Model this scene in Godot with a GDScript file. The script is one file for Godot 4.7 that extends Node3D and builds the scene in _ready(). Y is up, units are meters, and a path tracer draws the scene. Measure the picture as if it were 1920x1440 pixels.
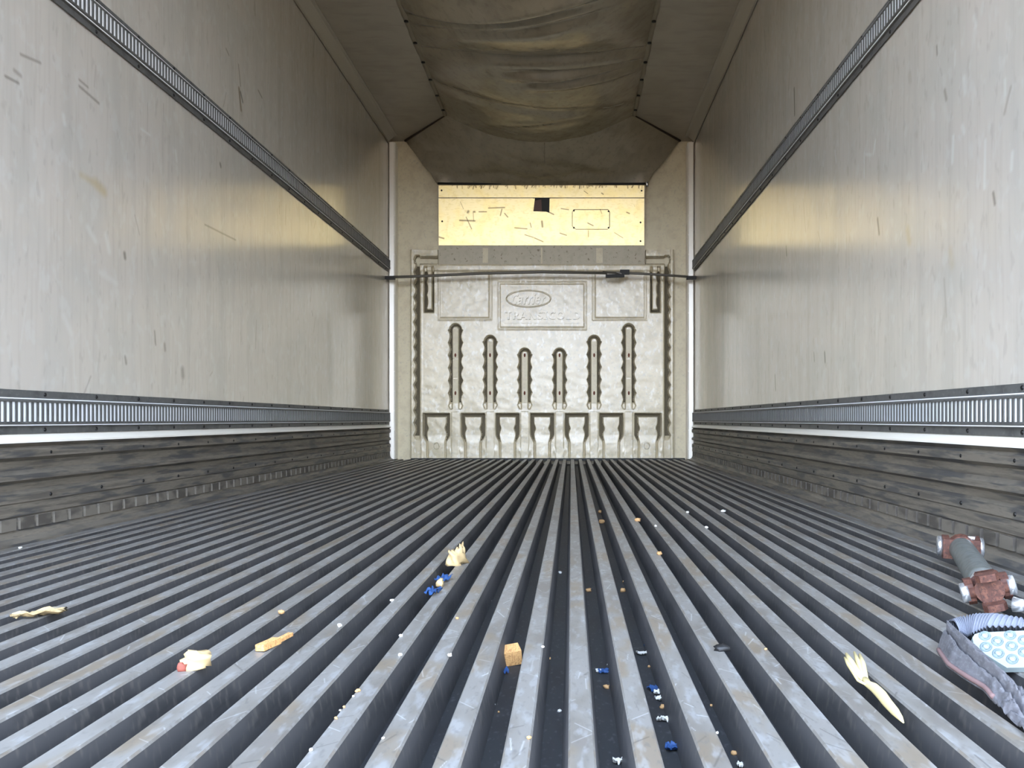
extends Node3D
# Inside of a refrigerated truck body, seen from its open rear doors.
# Camera at (0, CAMY, 0) looks straight along -z; rib tops of the floor lie at y = 0.

const F := 1500.0          # focal length in pixels of the 1920 x 1440 frame
const CX := 1071.0         # principal point
const CY := 787.0
const CAMY := 0.325
const L := 6.67            # distance to the front wall
const XL := -1.494         # inner faces of the side walls
const XR := 1.005
const YC := 2.645          # ceiling
const Z0 := -0.30          # rear opening
const PAN := -0.045        # bottom of the floor channels
const PITCH := 0.0640
const RIB0 := 0.0105
const RIVET := 0.245

var M := {}
var rng := RandomNumberGenerator.new()
var used := {}

# ------------------------------------------------------------------ helpers
func px(x: float, y: float, d: float) -> Vector3:
	return Vector3((x - CX) / F * d, CAMY - (y - CY) / F * d, -d)

func on_floor(x: float, y: float, h := 0.0) -> Vector3:
	return px(x, y, F * (CAMY - h) / (y - CY))

func numbered(n: String) -> String:
	if not used.has(n):
		used[n] = 0
		return n
	used[n] += 1
	return "%s_%03d" % [n, used[n]]

func begin(smooth := false) -> SurfaceTool:
	var st := SurfaceTool.new()
	st.begin(Mesh.PRIMITIVE_TRIANGLES)
	st.set_smooth_group(0 if smooth else -1)
	return st

func tri(st: SurfaceTool, a: Vector3, b: Vector3, c: Vector3) -> void:
	st.add_vertex(a); st.add_vertex(b); st.add_vertex(c)

func quad(st: SurfaceTool, a: Vector3, b: Vector3, c: Vector3, d: Vector3) -> void:
	tri(st, a, b, c); tri(st, a, c, d)

func box(st: SurfaceTool, lo: Vector3, hi: Vector3) -> void:
	box_t(st, Transform3D(Basis(), (lo + hi) / 2), hi - lo)

func box_t(st: SurfaceTool, t: Transform3D, size: Vector3) -> void:
	var v: Array[Vector3] = []
	for i in 8:
		v.append(t * (Vector3((1 if i & 1 else -1) * 0.5, (1 if i & 2 else -1) * 0.5, (1 if i & 4 else -1) * 0.5) * size))
	for f in [[0, 2, 3, 1], [4, 5, 7, 6], [0, 1, 5, 4], [2, 6, 7, 3], [0, 4, 6, 2], [1, 3, 7, 5]]:
		quad(st, v[f[3]], v[f[2]], v[f[1]], v[f[0]])

# a profile of (x, y) points swept from z = a to z = b
func sweep_z(st: SurfaceTool, prof: Array, a: float, b: float, closed := true) -> void:
	var n := prof.size()
	for i in (n if closed else n - 1):
		var p: Vector2 = prof[i]
		var q: Vector2 = prof[(i + 1) % n]
		quad(st, Vector3(p.x, p.y, a), Vector3(p.x, p.y, b), Vector3(q.x, q.y, b), Vector3(q.x, q.y, a))
	if closed:
		var poly := PackedVector2Array(prof)
		var idx := Geometry2D.triangulate_polygon(poly)
		for k in range(0, idx.size(), 3):
			var A: Vector2 = prof[idx[k]]
			var B: Vector2 = prof[idx[k + 1]]
			var C: Vector2 = prof[idx[k + 2]]
			tri(st, Vector3(A.x, A.y, a), Vector3(B.x, B.y, a), Vector3(C.x, C.y, a))
			tri(st, Vector3(A.x, A.y, b), Vector3(C.x, C.y, b), Vector3(B.x, B.y, b))

# a flat outline given as 3D points, thickened by the vector back
func slab(st: SurfaceTool, pts: Array, poly: PackedVector2Array, back: Vector3) -> void:
	var idx := Geometry2D.triangulate_polygon(poly)
	for k in range(0, idx.size(), 3):
		var a: Vector3 = pts[idx[k]]
		var b: Vector3 = pts[idx[k + 1]]
		var c: Vector3 = pts[idx[k + 2]]
		tri(st, a, b, c)
		tri(st, a + back, c + back, b + back)
	for i in pts.size():
		var p: Vector3 = pts[i]
		var q: Vector3 = pts[(i + 1) % pts.size()]
		quad(st, p, p + back, q + back, q)

func grid(nu: int, nv: int, fn: Callable, uvs := false) -> ArrayMesh:
	var st := SurfaceTool.new()
	st.begin(Mesh.PRIMITIVE_TRIANGLES)
	grid_in(st, nu, nv, fn, uvs)
	st.generate_normals()
	return st.commit()

func grid_in(st: SurfaceTool, nu: int, nv: int, fn: Callable, uvs := false, first := 0) -> int:
	st.set_smooth_group(0)
	for j in nv + 1:
		for i in nu + 1:
			var u := float(i) / nu
			var v := float(j) / nv
			if uvs:
				st.set_uv(Vector2(u, v))
			st.add_vertex(fn.call(u, v))
	for j in nv:
		for i in nu:
			var a := first + j * (nu + 1) + i
			for k in [a, a + 1, a + nu + 2, a, a + nu + 2, a + nu + 1]:
				st.add_index(k)
	return first + (nu + 1) * (nv + 1)

func tube(st: SurfaceTool, path: Array, radii: Array, sides := 10, caps := true) -> void:
	var rings := []
	for i in path.size():
		var t: Vector3 = (path[mini(i + 1, path.size() - 1)] - path[maxi(i - 1, 0)]).normalized()
		var up := Vector3.UP if absf(t.y) < 0.9 else Vector3.RIGHT
		var s := t.cross(up).normalized()
		var w := s.cross(t)
		var ring := []
		for k in sides:
			var a := TAU * k / sides
			ring.append(path[i] + (s * cos(a) + w * sin(a)) * radii[i])
		rings.append(ring)
	for i in path.size() - 1:
		for k in sides:
			var k2 := (k + 1) % sides
			quad(st, rings[i][k], rings[i + 1][k], rings[i + 1][k2], rings[i][k2])
	if caps:
		for k in sides:
			var k2 := (k + 1) % sides
			tri(st, path[0], rings[0][k], rings[0][k2])
			tri(st, path[-1], rings[-1][k2], rings[-1][k])

func done(st: SurfaceTool) -> ArrayMesh:
	st.generate_normals()
	return st.commit()

func obj(called: String, mesh: Mesh, mat: Material, parent: Node3D = self, at := Vector3.ZERO) -> MeshInstance3D:
	var o := MeshInstance3D.new()
	o.name = numbered(called) if parent == self else called
	o.mesh = mesh
	if mat:
		o.material_override = mat
	o.position = at
	parent.add_child(o, true)
	return o

func tag(o: Node3D, label: String, category := "", group := "", kind := "") -> Node3D:
	o.set_meta("label", label)
	if category:
		o.set_meta("category", category)
	if group:
		o.set_meta("group", group)
	if kind:
		o.set_meta("kind", kind)
	return o

func struct(called: String, mesh: Mesh, mat: Material, label: String, category: String) -> MeshInstance3D:
	var o := obj(called, mesh, mat)
	tag(o, label, category, "", "structure")
	return o

func thing(called: String, label: String, category: String, group := "", at := Vector3.ZERO) -> Node3D:
	var o := Node3D.new()
	o.name = numbered(called)
	o.position = at
	add_child(o)
	tag(o, label, category, group)
	return o

# ------------------------------------------------------------------ textures
func noise_bytes(w: int, h: int, freq: float, sx: float, sy: float, sd: int, oct := 4, seamless := false) -> PackedByteArray:
	var n := FastNoiseLite.new()
	n.seed = sd
	n.noise_type = FastNoiseLite.TYPE_SIMPLEX_SMOOTH
	n.frequency = freq
	n.fractal_octaves = oct
	var iw := maxi(8, int(w * sx))
	var ih := maxi(8, int(h * sy))
	var im: Image = n.get_seamless_image(iw, ih) if seamless else n.get_image(iw, ih)
	im.convert(Image.FORMAT_L8)
	if iw != w or ih != h:
		im.resize(w, h, Image.INTERPOLATE_CUBIC)
	return im.get_data()

# base colour with layers [bytes, lo, hi, colour, amount] laid over it
func mixed(w: int, h: int, base: Color, layers: Array) -> PackedByteArray:
	var out := PackedByteArray()
	out.resize(w * h * 3)
	var n := w * h
	var r := PackedFloat32Array(); r.resize(n); r.fill(base.r)
	var g := PackedFloat32Array(); g.resize(n); g.fill(base.g)
	var b := PackedFloat32Array(); b.resize(n); b.fill(base.b)
	for l in layers:
		var by: PackedByteArray = l[0]
		var lut := PackedFloat32Array()
		for k in 256:
			lut.append(clampf((k / 255.0 - l[1]) / (l[2] - l[1]), 0, 1) * l[4])
		var c: Color = l[3]
		for i in n:
			var t := lut[by[i]]
			if t > 0.0:
				r[i] += (c.r - r[i]) * t
				g[i] += (c.g - g[i]) * t
				b[i] += (c.b - b[i]) * t
	for i in n:
		out[i * 3] = int(clampf(r[i], 0, 1) * 255)
		out[i * 3 + 1] = int(clampf(g[i], 0, 1) * 255)
		out[i * 3 + 2] = int(clampf(b[i], 0, 1) * 255)
	return out

# soft stroke in pixel space
func stroke(data: PackedByteArray, w: int, h: int, a: Vector2, b: Vector2, rad: float, c: Color, amount: float) -> void:
	var lo := Vector2(minf(a.x, b.x), minf(a.y, b.y)) - Vector2.ONE * (rad + 1)
	var hi := Vector2(maxf(a.x, b.x), maxf(a.y, b.y)) + Vector2.ONE * (rad + 1)
	var ab := b - a
	var ll := maxf(ab.length_squared(), 1e-6)
	for y in range(maxi(0, int(lo.y)), mini(h, int(hi.y) + 1)):
		for x in range(maxi(0, int(lo.x)), mini(w, int(hi.x) + 1)):
			var p := Vector2(x, y)
			var t := clampf((p - a).dot(ab) / ll, 0, 1)
			var k := clampf(1.2 - p.distance_to(a + ab * t) / rad, 0, 1) * amount
			if k > 0.0:
				var i := (y * w + x) * 3
				data[i] = int(lerpf(data[i], c.r * 255, k))
				data[i + 1] = int(lerpf(data[i + 1], c.g * 255, k))
				data[i + 2] = int(lerpf(data[i + 2], c.b * 255, k))

func texture(w: int, h: int, data: PackedByteArray) -> ImageTexture:
	return ImageTexture.create_from_image(Image.create_from_data(w, h, false, Image.FORMAT_RGB8, data))

func mat(name_: String, c: Color, rough: float, metal := 0.0, spec := 0.5) -> StandardMaterial3D:
	var m := StandardMaterial3D.new()
	m.resource_name = name_
	m.albedo_color = c
	m.roughness = rough
	m.metallic = metal
	m.metallic_specular = spec
	m.cull_mode = BaseMaterial3D.CULL_DISABLED
	M[name_] = m
	return m

func tri_tex(m: StandardMaterial3D, t: Texture2D, scale: Vector3, world := true) -> void:
	m.albedo_texture = t
	m.uv1_triplanar = true
	m.uv1_world_triplanar = world
	m.uv1_scale = scale
	m.uv1_triplanar_sharpness = 4.0

func noise_tex(freq: float, sd: int, size := 512, oct := 4) -> NoiseTexture2D:
	var n := FastNoiseLite.new()
	n.seed = sd
	n.frequency = freq
	n.fractal_octaves = oct
	var t := NoiseTexture2D.new()
	t.width = size
	t.height = size
	t.seamless = true
	t.noise = n
	return t

const WW := 1792     # side wall texture
const WH := 704
func wall_uv(side: int, x: float, y: float) -> Vector2:   # photo pixel on a side wall -> texture pixel
	var d := (F * XL if side < 0 else F * XR) / (x - CX)
	var h := CAMY - (y - CY) / F * d
	return Vector2(d / 7.0 * WW, (2.7 - h) / 2.75 * WH)

func wall_texture(side: int) -> ImageTexture:
	var s := 11 if side < 0 else 57
	var data := mixed(WW, WH, Color(0.865, 0.838, 0.795), [
		[noise_bytes(WW, WH, 0.035, 1.0, 0.06, s), 0.50, 0.85, Color(0.79, 0.775, 0.735), 0.5],
		[noise_bytes(WW, WH, 0.20, 1.0, 0.05, s + 1), 0.55, 0.9, Color(0.76, 0.74, 0.69), 0.35],
		[noise_bytes(WW, WH, 0.012, 1.0, 1.0, s + 2), 0.5, 0.8, Color(0.82, 0.81, 0.775), 0.5],
		[noise_bytes(WW, WH, 0.06, 1.0, 0.6, s + 3), 0.62, 0.8, Color(0.895, 0.89, 0.87), 0.35],
		[noise_bytes(WW, WH, 0.11, 1.0, 0.35, s + 4), 0.70, 0.82, Color(0.74, 0.725, 0.68), 0.35],
	])
	var dark := Color(0.30, 0.28, 0.25)
	var pale := Color(0.94, 0.94, 0.93)
	var tan_ := Color(0.78, 0.68, 0.46)
	var list := []
	if side < 0:
		list = [[448, 120, 452, 160, 1.5, dark, 0.5], [449, 165, 453, 205, 3.0, Color(0.40, 0.33, 0.25), 0.8], [452, 172, 456, 190, 2.2, Color(0.2, 0.2, 0.2), 0.7],
			[11, 141, 36, 154, 1.4, dark, 0.6], [150, 160, 186, 192, 1.5, dark, 0.55], [40, 100, 77, 116, 1.4, dark, 0.5], [150, 148, 166, 162, 1.3, dark, 0.5],
			[154, 327, 172, 338, 4, tan_, 0.45], [180, 342, 196, 358, 6, tan_, 0.6], [385, 420, 443, 449, 1.2, dark, 0.5], [414, 306, 415, 311, 2.4, dark, 0.7],
			[235, 474, 236, 482, 2.6, dark, 0.7], [485, 168, 492, 182, 1.4, dark, 0.6], [343, 692, 344, 704, 4.5, Color(0.5, 0.49, 0.46), 0.7], [310, 645, 311, 655, 2.5, dark, 0.4],
			[478, 0, 479, 28, 1.2, dark, 0.4], [291, 620, 293, 645, 1.5, dark, 0.5], [236, 668, 238, 680, 2, dark, 0.5], [28, 130, 40, 140, 2, dark, 0.4], [425, 90, 430, 102, 1.4, dark, 0.5],
			[200, 440, 206, 470, 4, pale, 0.7], [166, 425, 180, 450, 4, pale, 0.6], [120, 215, 122, 230, 3, pale, 0.8], [330, 282, 332, 300, 2.5, pale, 0.7], [265, 240, 282, 252, 1.6, pale, 0.7], [120, 590, 135, 625, 4, pale, 0.5], [190, 510, 220, 530, 4, pale, 0.5]]
	else:
		list = [[1488, 165, 1489, 214, 2.2, dark, 0.75], [1473, 461, 1474, 478, 1.8, dark, 0.7], [1644, 409, 1647, 437, 2.0, dark, 0.65], [1861, 360, 1864, 380, 1.8, dark, 0.6],
			[1452, 703, 1453, 730, 2.4, dark, 0.6], [1545, 660, 1546, 677, 2.2, dark, 0.7], [1525, 660, 1526, 676, 1.6, dark, 0.45], [1770, 168, 1773, 184, 2.2, dark, 0.4], [1755, 85, 1756, 100, 1.6, dark, 0.5],
			[1786, 255, 1784, 302, 2.6, pale, 0.9], [1846, 262, 1844, 350, 2.2, pale, 0.85], [1806, 145, 1808, 172, 3, pale, 0.7], [1640, 262, 1636, 287, 2.2, pale, 0.9], [1619, 285, 1619, 332, 1.6, pale, 0.8],
			[1622, 288, 1632, 289, 2, pale, 0.8], [1565, 282, 1567, 302, 2, pale, 0.8], [1803, 235, 1806, 246, 3, pale, 0.8], [1884, 148, 1884, 175, 2, pale, 0.7], [1897, 285, 1895, 315, 2.5, pale, 0.8],
			[1825, 30, 1828, 46, 3, pale, 0.7], [1790, 95, 1789, 120, 2, pale, 0.6], [1845, 480, 1843, 500, 3, pale, 0.5], [1700, 430, 1704, 450, 5, tan_, 0.35], [1780, 470, 1784, 495, 5, tan_, 0.25]]
	for l in list:
		stroke(data, WW, WH, wall_uv(side, l[0], l[1]), wall_uv(side, l[2], l[3]), l[4] * 0.95, l[5], l[6] * 0.6)
	var r := RandomNumberGenerator.new()
	r.seed = 900 + side
	for k in 150:
		var p := Vector2(r.randf_range(330, WW - 60), r.randf_range(20, WH - 110))
		var q := p + Vector2(r.randf_range(-10, 10), r.randf_range(4, 40))
		var c := pale if r.randf() < 0.55 else dark
		stroke(data, WW, WH, p, q, r.randf_range(0.7, 1.6), c, r.randf_range(0.06, 0.22))
	return texture(WW, WH, data)

func make_materials() -> void:
	for side in [-1, 1]:
		var m := mat("wall_skin_%d" % (0 if side < 0 else 1), Color.WHITE, 0.175, 0.4, 0.8)
		m.albedo_texture = wall_texture(side)
	var ct := texture(512, 512, mixed(512, 512, Color(0.585, 0.56, 0.505), [
		[noise_bytes(512, 512, 0.012, 1, 1, 21, 4, true), 0.45, 0.8, Color(0.51, 0.485, 0.43), 0.5],
		[noise_bytes(512, 512, 0.05, 0.25, 1, 22, 4, true), 0.55, 0.85, Color(0.48, 0.455, 0.40), 0.35]]))
	tri_tex(mat("ceiling_skin", Color.WHITE, 0.35, 0.0, 0.6), ct, Vector3.ONE * 0.5)
	var cream := texture(512, 512, mixed(512, 512, Color(0.825, 0.785, 0.67), [
		[noise_bytes(512, 512, 0.02, 1, 1, 31, 4, true), 0.48, 0.8, Color(0.77, 0.72, 0.60), 0.6],
		[noise_bytes(512, 512, 0.08, 1, 1, 32, 4, true), 0.6, 0.85, Color(0.74, 0.70, 0.61), 0.5],
		[noise_bytes(512, 512, 0.05, 1, 1, 33, 4, true), 0.72, 0.86, Color(0.68, 0.65, 0.57), 0.4]]))
	tri_tex(mat("cream", Color.WHITE, 0.42, 0.0, 0.55), cream, Vector3.ONE * 0.8)
	var bh := mat("bulkhead_plastic", Color.WHITE, 0.27, 0.0, 0.6)
	tri_tex(bh, texture(512, 512, mixed(512, 512, Color(0.80, 0.755, 0.64), [
		[noise_bytes(512, 512, 0.02, 1, 1, 35, 4, true), 0.48, 0.8, Color(0.725, 0.68, 0.565), 0.7],
		[noise_bytes(512, 512, 0.07, 1, 1, 36, 5, true), 0.6, 0.85, Color(0.68, 0.655, 0.60), 0.6],
		[noise_bytes(512, 512, 0.05, 1, 0.6, 37, 4, true), 0.62, 0.8, Color(0.90, 0.89, 0.86), 0.6]])), Vector3.ONE * 0.7)
	bh.heightmap_enabled = true
	bh.heightmap_scale = 0.28
	bh.heightmap_texture = noise_tex(0.016, 44, 512, 3)
	mat("cove", Color(0.62, 0.60, 0.545), 0.4)
	mat("gap_shade", Color(0.42, 0.385, 0.31), 0.9)  # dark colour stands in for shade inside the bulkhead cut-outs
	mat("post_white", Color(0.93, 0.91, 0.86), 0.3, 0.0, 0.7)
	var pm := mat("panel_metal", Color.WHITE, 0.38, 0.85)
	pm.albedo_texture = panel_texture()
	var gd := texture(512, 512, mixed(512, 512, Color(0.72, 0.69, 0.61), [
		[noise_bytes(512, 512, 0.03, 1, 1, 41, 4, true), 0.5, 0.8, Color(0.65, 0.62, 0.54), 0.5],
		[noise_bytes(512, 512, 0.05, 1, 1, 42, 4, true), 0.76, 0.86, Color(0.42, 0.37, 0.29), 0.7]]))
	tri_tex(mat("grey_board", Color.WHITE, 0.5), gd, Vector3.ONE * 0.9)
	var tk := texture(512, 512, mixed(512, 512, Color(0.345, 0.345, 0.335), [
		[noise_bytes(512, 512, 0.02, 1, 1, 51, 4, true), 0.5, 0.8, Color(0.26, 0.26, 0.255), 0.7],
		[noise_bytes(512, 512, 0.08, 1, 1, 52, 4, true), 0.62, 0.85, Color(0.43, 0.43, 0.415), 0.5]]))
	tri_tex(mat("track_steel", Color.WHITE, 0.5, 0.1), tk, Vector3.ONE * 1.3)
	mat("track_clean", Color(0.93, 0.94, 0.945), 0.4, 0.0, 0.5)
	mat("rivet_dark", Color(0.09, 0.085, 0.08), 0.5, 0.3)
	var kd := mixed(1024, 512, Color(0.455, 0.43, 0.385), [
		[noise_bytes(1024, 512, 0.03, 0.25, 1.0, 61, 4, true), 0.48, 0.75, Color(0.32, 0.30, 0.275), 0.75],
		[noise_bytes(1024, 512, 0.02, 0.6, 1.0, 62, 4, true), 0.55, 0.72, Color(0.24, 0.245, 0.255), 0.65],
		[noise_bytes(1024, 512, 0.06, 0.5, 1.0, 63, 4, true), 0.66, 0.8, Color(0.52, 0.485, 0.43), 0.5],
		[noise_bytes(1024, 512, 0.15, 0.5, 1.0, 64, 4, true), 0.6, 0.85, Color(0.33, 0.31, 0.285), 0.6]])
	var km := mat("kick_metal", Color.WHITE, 0.5, 0.25)
	tri_tex(km, texture(1024, 512, kd), Vector3(1.0, 3.0, 0.28))
	tri_tex(mat("kick_tab", Color.WHITE, 0.55, 0.1), texture(256, 256, mixed(256, 256, Color(0.43, 0.405, 0.365), [[noise_bytes(256, 256, 0.03, 1, 1, 66, 4, true), 0.45, 0.75, Color(0.27, 0.255, 0.235), 0.8]])), Vector3(1.0, 2.0, 0.9))
	# floor ribs: x-z plane, streaks run along z
	var fd := mixed(1024, 1024, Color(0.50, 0.49, 0.47), [
		[noise_bytes(1024, 1024, 0.010, 1.0, 0.35, 71, 4, true), 0.5, 0.78, Color(0.42, 0.40, 0.37), 0.7],
		[noise_bytes(1024, 1024, 0.006, 1.0, 0.6, 72, 4, true), 0.60, 0.76, Color(0.47, 0.41, 0.33), 0.55],
		[noise_bytes(1024, 1024, 0.05, 1.0, 0.3, 73, 4, true), 0.58, 0.78, Color(0.60, 0.605, 0.61), 0.5],
		[noise_bytes(1024, 1024, 0.12, 1.0, 0.4, 74, 4, true), 0.62, 0.85, Color(0.38, 0.37, 0.36), 0.4]])
	var r := RandomNumberGenerator.new()
	r.seed = 5
	for k in 700:
		var p := Vector2(r.randf_range(0, 1024), r.randf_range(0, 1024))
		var a := r.randf_range(-1.2, 1.2) + PI / 2
		stroke(fd, 1024, 1024, p, p + Vector2(cos(a), sin(a)) * r.randf_range(8, 46), r.randf_range(0.6, 1.2), Color(0.84, 0.85, 0.86) if r.randf() < 0.7 else Color(0.22, 0.21, 0.2), r.randf_range(0.2, 0.55))
	tri_tex(mat("rib_metal", Color.WHITE, 0.45, 0.35), texture(1024, 1024, fd), Vector3(0.9, 0.9, 0.9))
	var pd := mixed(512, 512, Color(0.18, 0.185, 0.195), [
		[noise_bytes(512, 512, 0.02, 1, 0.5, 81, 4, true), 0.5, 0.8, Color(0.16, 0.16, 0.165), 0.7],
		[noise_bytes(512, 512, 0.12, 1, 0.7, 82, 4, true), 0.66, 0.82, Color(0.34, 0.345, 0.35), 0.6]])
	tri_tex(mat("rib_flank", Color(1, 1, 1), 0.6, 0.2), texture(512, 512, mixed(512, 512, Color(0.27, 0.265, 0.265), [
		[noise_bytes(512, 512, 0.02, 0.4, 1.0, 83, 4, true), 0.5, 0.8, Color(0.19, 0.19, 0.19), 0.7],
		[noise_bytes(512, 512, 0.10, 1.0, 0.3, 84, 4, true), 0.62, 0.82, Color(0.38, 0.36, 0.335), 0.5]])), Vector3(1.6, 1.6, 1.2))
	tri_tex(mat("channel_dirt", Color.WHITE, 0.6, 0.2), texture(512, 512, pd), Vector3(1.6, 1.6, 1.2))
	var cf := mixed(1024, 1024, Color(0.535, 0.505, 0.43), [
		[noise_bytes(1024, 1024, 0.008, 1, 1, 91, 4, true), 0.45, 0.75, Color(0.465, 0.435, 0.365), 0.6],
		[noise_bytes(1024, 1024, 0.03, 1, 1, 92, 4, true), 0.58, 0.8, Color(0.41, 0.38, 0.32), 0.35],
		[noise_bytes(1024, 1024, 0.2, 1, 1, 93, 3, true), 0.5, 0.9, Color(0.57, 0.54, 0.46), 0.25]])
	var fm := mat("chute_fabric", Color.WHITE, 0.18, 0.0, 0.85)
	tri_tex(fm, texture(1024, 1024, cf), Vector3.ONE * 0.6)
	mat("hem_fabric", Color(0.50, 0.47, 0.40), 0.5)
	mat("mould", Color(0.19, 0.15, 0.10), 0.9)
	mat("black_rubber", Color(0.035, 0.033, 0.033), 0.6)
	mat("bar_steel", Color(0.36, 0.345, 0.315), 0.45, 0.2)
	var rd := mixed(256, 256, Color(0.30, 0.175, 0.135), [
		[noise_bytes(256, 256, 0.03, 1, 1, 101, 4, true), 0.5, 0.75, Color(0.42, 0.265, 0.205), 0.8],
		[noise_bytes(256, 256, 0.08, 1, 1, 102, 4, true), 0.6, 0.8, Color(0.17, 0.105, 0.09), 0.7]])
	tri_tex(mat("rust", Color.WHITE, 0.7, 0.1), texture(256, 256, rd), Vector3.ONE * 6, false)
	mat("bright_steel", Color(0.86, 0.87, 0.88), 0.25, 0.85)
	var sd2 := mixed(256, 256, Color(0.40, 0.415, 0.40), [
		[noise_bytes(256, 256, 0.03, 1, 1, 103, 4, true), 0.5, 0.8, Color(0.30, 0.31, 0.30), 0.7],
		[noise_bytes(256, 256, 0.1, 1, 1, 104, 4, true), 0.65, 0.85, Color(0.42, 0.33, 0.25), 0.4]])
	tri_tex(mat("shaft_paint", Color.WHITE, 0.5, 0.2), texture(256, 256, sd2), Vector3.ONE * 5, false)
	var gc := mixed(512, 512, Color(0.33, 0.325, 0.335), [
		[noise_bytes(512, 512, 0.015, 1, 1, 111, 4, true), 0.5, 0.8, Color(0.25, 0.245, 0.255), 0.7],
		[noise_bytes(512, 512, 0.1, 0.5, 1, 112, 4, true), 0.55, 0.85, Color(0.43, 0.43, 0.44), 0.5]])
	tri_tex(mat("grey_cloth", Color.WHITE, 0.85), texture(512, 512, gc), Vector3.ONE * 4)
	mat("knit_pale", Color(0.47, 0.485, 0.53), 0.9)
	mat("pink_piping", Color(0.42, 0.33, 0.32), 0.85)
	mat("white_rubber", Color(0.50, 0.545, 0.55), 0.5)
	mat("ring_shade", Color(0.38, 0.43, 0.44), 0.6)  # pad rubber darkened: shading around each stud put into the colour
	mat("straw", Color(0.72, 0.66, 0.47), 0.8)
	var wd := mixed(256, 256, Color(0.76, 0.58, 0.36), [
		[noise_bytes(256, 256, 0.06, 1, 0.2, 121, 4, true), 0.5, 0.8, Color(0.60, 0.42, 0.25), 0.8],
		[noise_bytes(256, 256, 0.05, 1, 1, 122, 4, true), 0.65, 0.8, Color(0.40, 0.27, 0.16), 0.5]])
	tri_tex(mat("wood_scrap", Color.WHITE, 0.8), texture(256, 256, wd), Vector3.ONE * 20)
	mat("card_cream", Color(0.66, 0.57, 0.41), 0.8)
	mat("red_dye", Color(0.48, 0.24, 0.19), 0.8)
	mat("blue_plastic", Color(0.15, 0.27, 0.45), 0.5)
	mat("white_chip", Color(0.74, 0.73, 0.70), 0.7)
	mat("tan_crumb", Color(0.64, 0.50, 0.33), 0.8)
	mat("screw_rust", Color(0.42, 0.22, 0.15), 0.6, 0.3)
	mat("yard", Color(0.62, 0.56, 0.46), 0.9)
	var yt := texture(512, 512, mixed(512, 512, Color(0.62, 0.56, 0.455), [
		[noise_bytes(512, 512, 0.02, 1, 1, 131, 4, true), 0.5, 0.8, Color(0.52, 0.465, 0.37), 0.7]]))
	tri_tex(M.yard, yt, Vector3.ONE * 0.2)

# the cover's own layout: metres across and down its sloping face, 900 texels a metre
func cover_uv(p: Vector3) -> Vector2:
	return Vector2(p.x + 1.110, (2.258 - p.y) / 0.9936)

func cover_texel(x: float, y: float) -> Vector2:
	return cover_uv(on_panel(x, y)) * 900.0

func panel_texture() -> ImageTexture:
	var w := 1548
	var h := 450
	var data := mixed(w, h, Color(0.80, 0.745, 0.575), [
		[noise_bytes(w, h, 0.006, 1, 1, 141), 0.45, 0.8, Color(0.81, 0.735, 0.52), 0.7],
		[noise_bytes(w, h, 0.02, 1, 0.7, 142), 0.60, 0.82, Color(0.74, 0.66, 0.47), 0.4],
		[noise_bytes(w, h, 0.06, 0.3, 1, 143), 0.62, 0.85, Color(0.68, 0.60, 0.44), 0.35]])
	var dk := Color(0.20, 0.17, 0.13)
	for l in [[863, 378, 869, 392, 0.5], [877, 398, 878, 396, 2.6], [888, 397, 890, 397, 2], [898, 397, 912, 397, 1.2], [862, 413, 890, 414, 1.8], [874, 407, 884, 429, 1.0], [887, 398, 888, 414, 0.6],
		[916, 390, 946, 389, 1.3], [941, 392, 938, 404, 1.2], [946, 400, 952, 407, 1.2], [965, 427, 988, 429, 1.2], [984, 440, 1000, 445, 1.0], [1002, 446, 1018, 453, 1.2], [1016, 415, 1017, 425, 2.2],
		[994, 418, 996, 426, 1.0], [1052, 391, 1066, 393, 1.0], [1050, 437, 1062, 441, 1.2], [1102, 418, 1112, 423, 1.2], [1125, 392, 1128, 400, 0.7], [1152, 436, 1168, 446, 0.7], [1175, 398, 1180, 400, 1.4],
		[822, 444, 832, 447, 1.6], [1103, 432, 1103, 444, 0.8], [1128, 362, 1131, 364, 1.3], [1095, 358, 1102, 363, 0.8], [1026, 396, 1038, 402, 1.4]]:
		stroke(data, w, h, cover_texel(l[0], l[1]), cover_texel(l[2], l[3]), l[4] * 4.0, dk, 0.55)
	var r := RandomNumberGenerator.new()
	r.seed = 77
	for k in 90:   # dark strokes along the top edge
		var x := r.randf_range(850, 1205)
		stroke(data, w, h, cover_texel(x, 346), cover_texel(x + r.randf_range(-4, 1), r.randf_range(348, 354)), r.randf_range(2, 6), Color(0.25, 0.20, 0.14), 0.5)
	for k in 25:
		var p := Vector2(r.randf_range(830, 1200), r.randf_range(376, 455))
		stroke(data, w, h, cover_texel(p.x, p.y), cover_texel(p.x + r.randf_range(-9, 9), p.y + r.randf_range(-5, 5)), r.randf_range(1, 2.6), dk, r.randf_range(0.05, 0.2))
	return texture(w, h, data)

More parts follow.
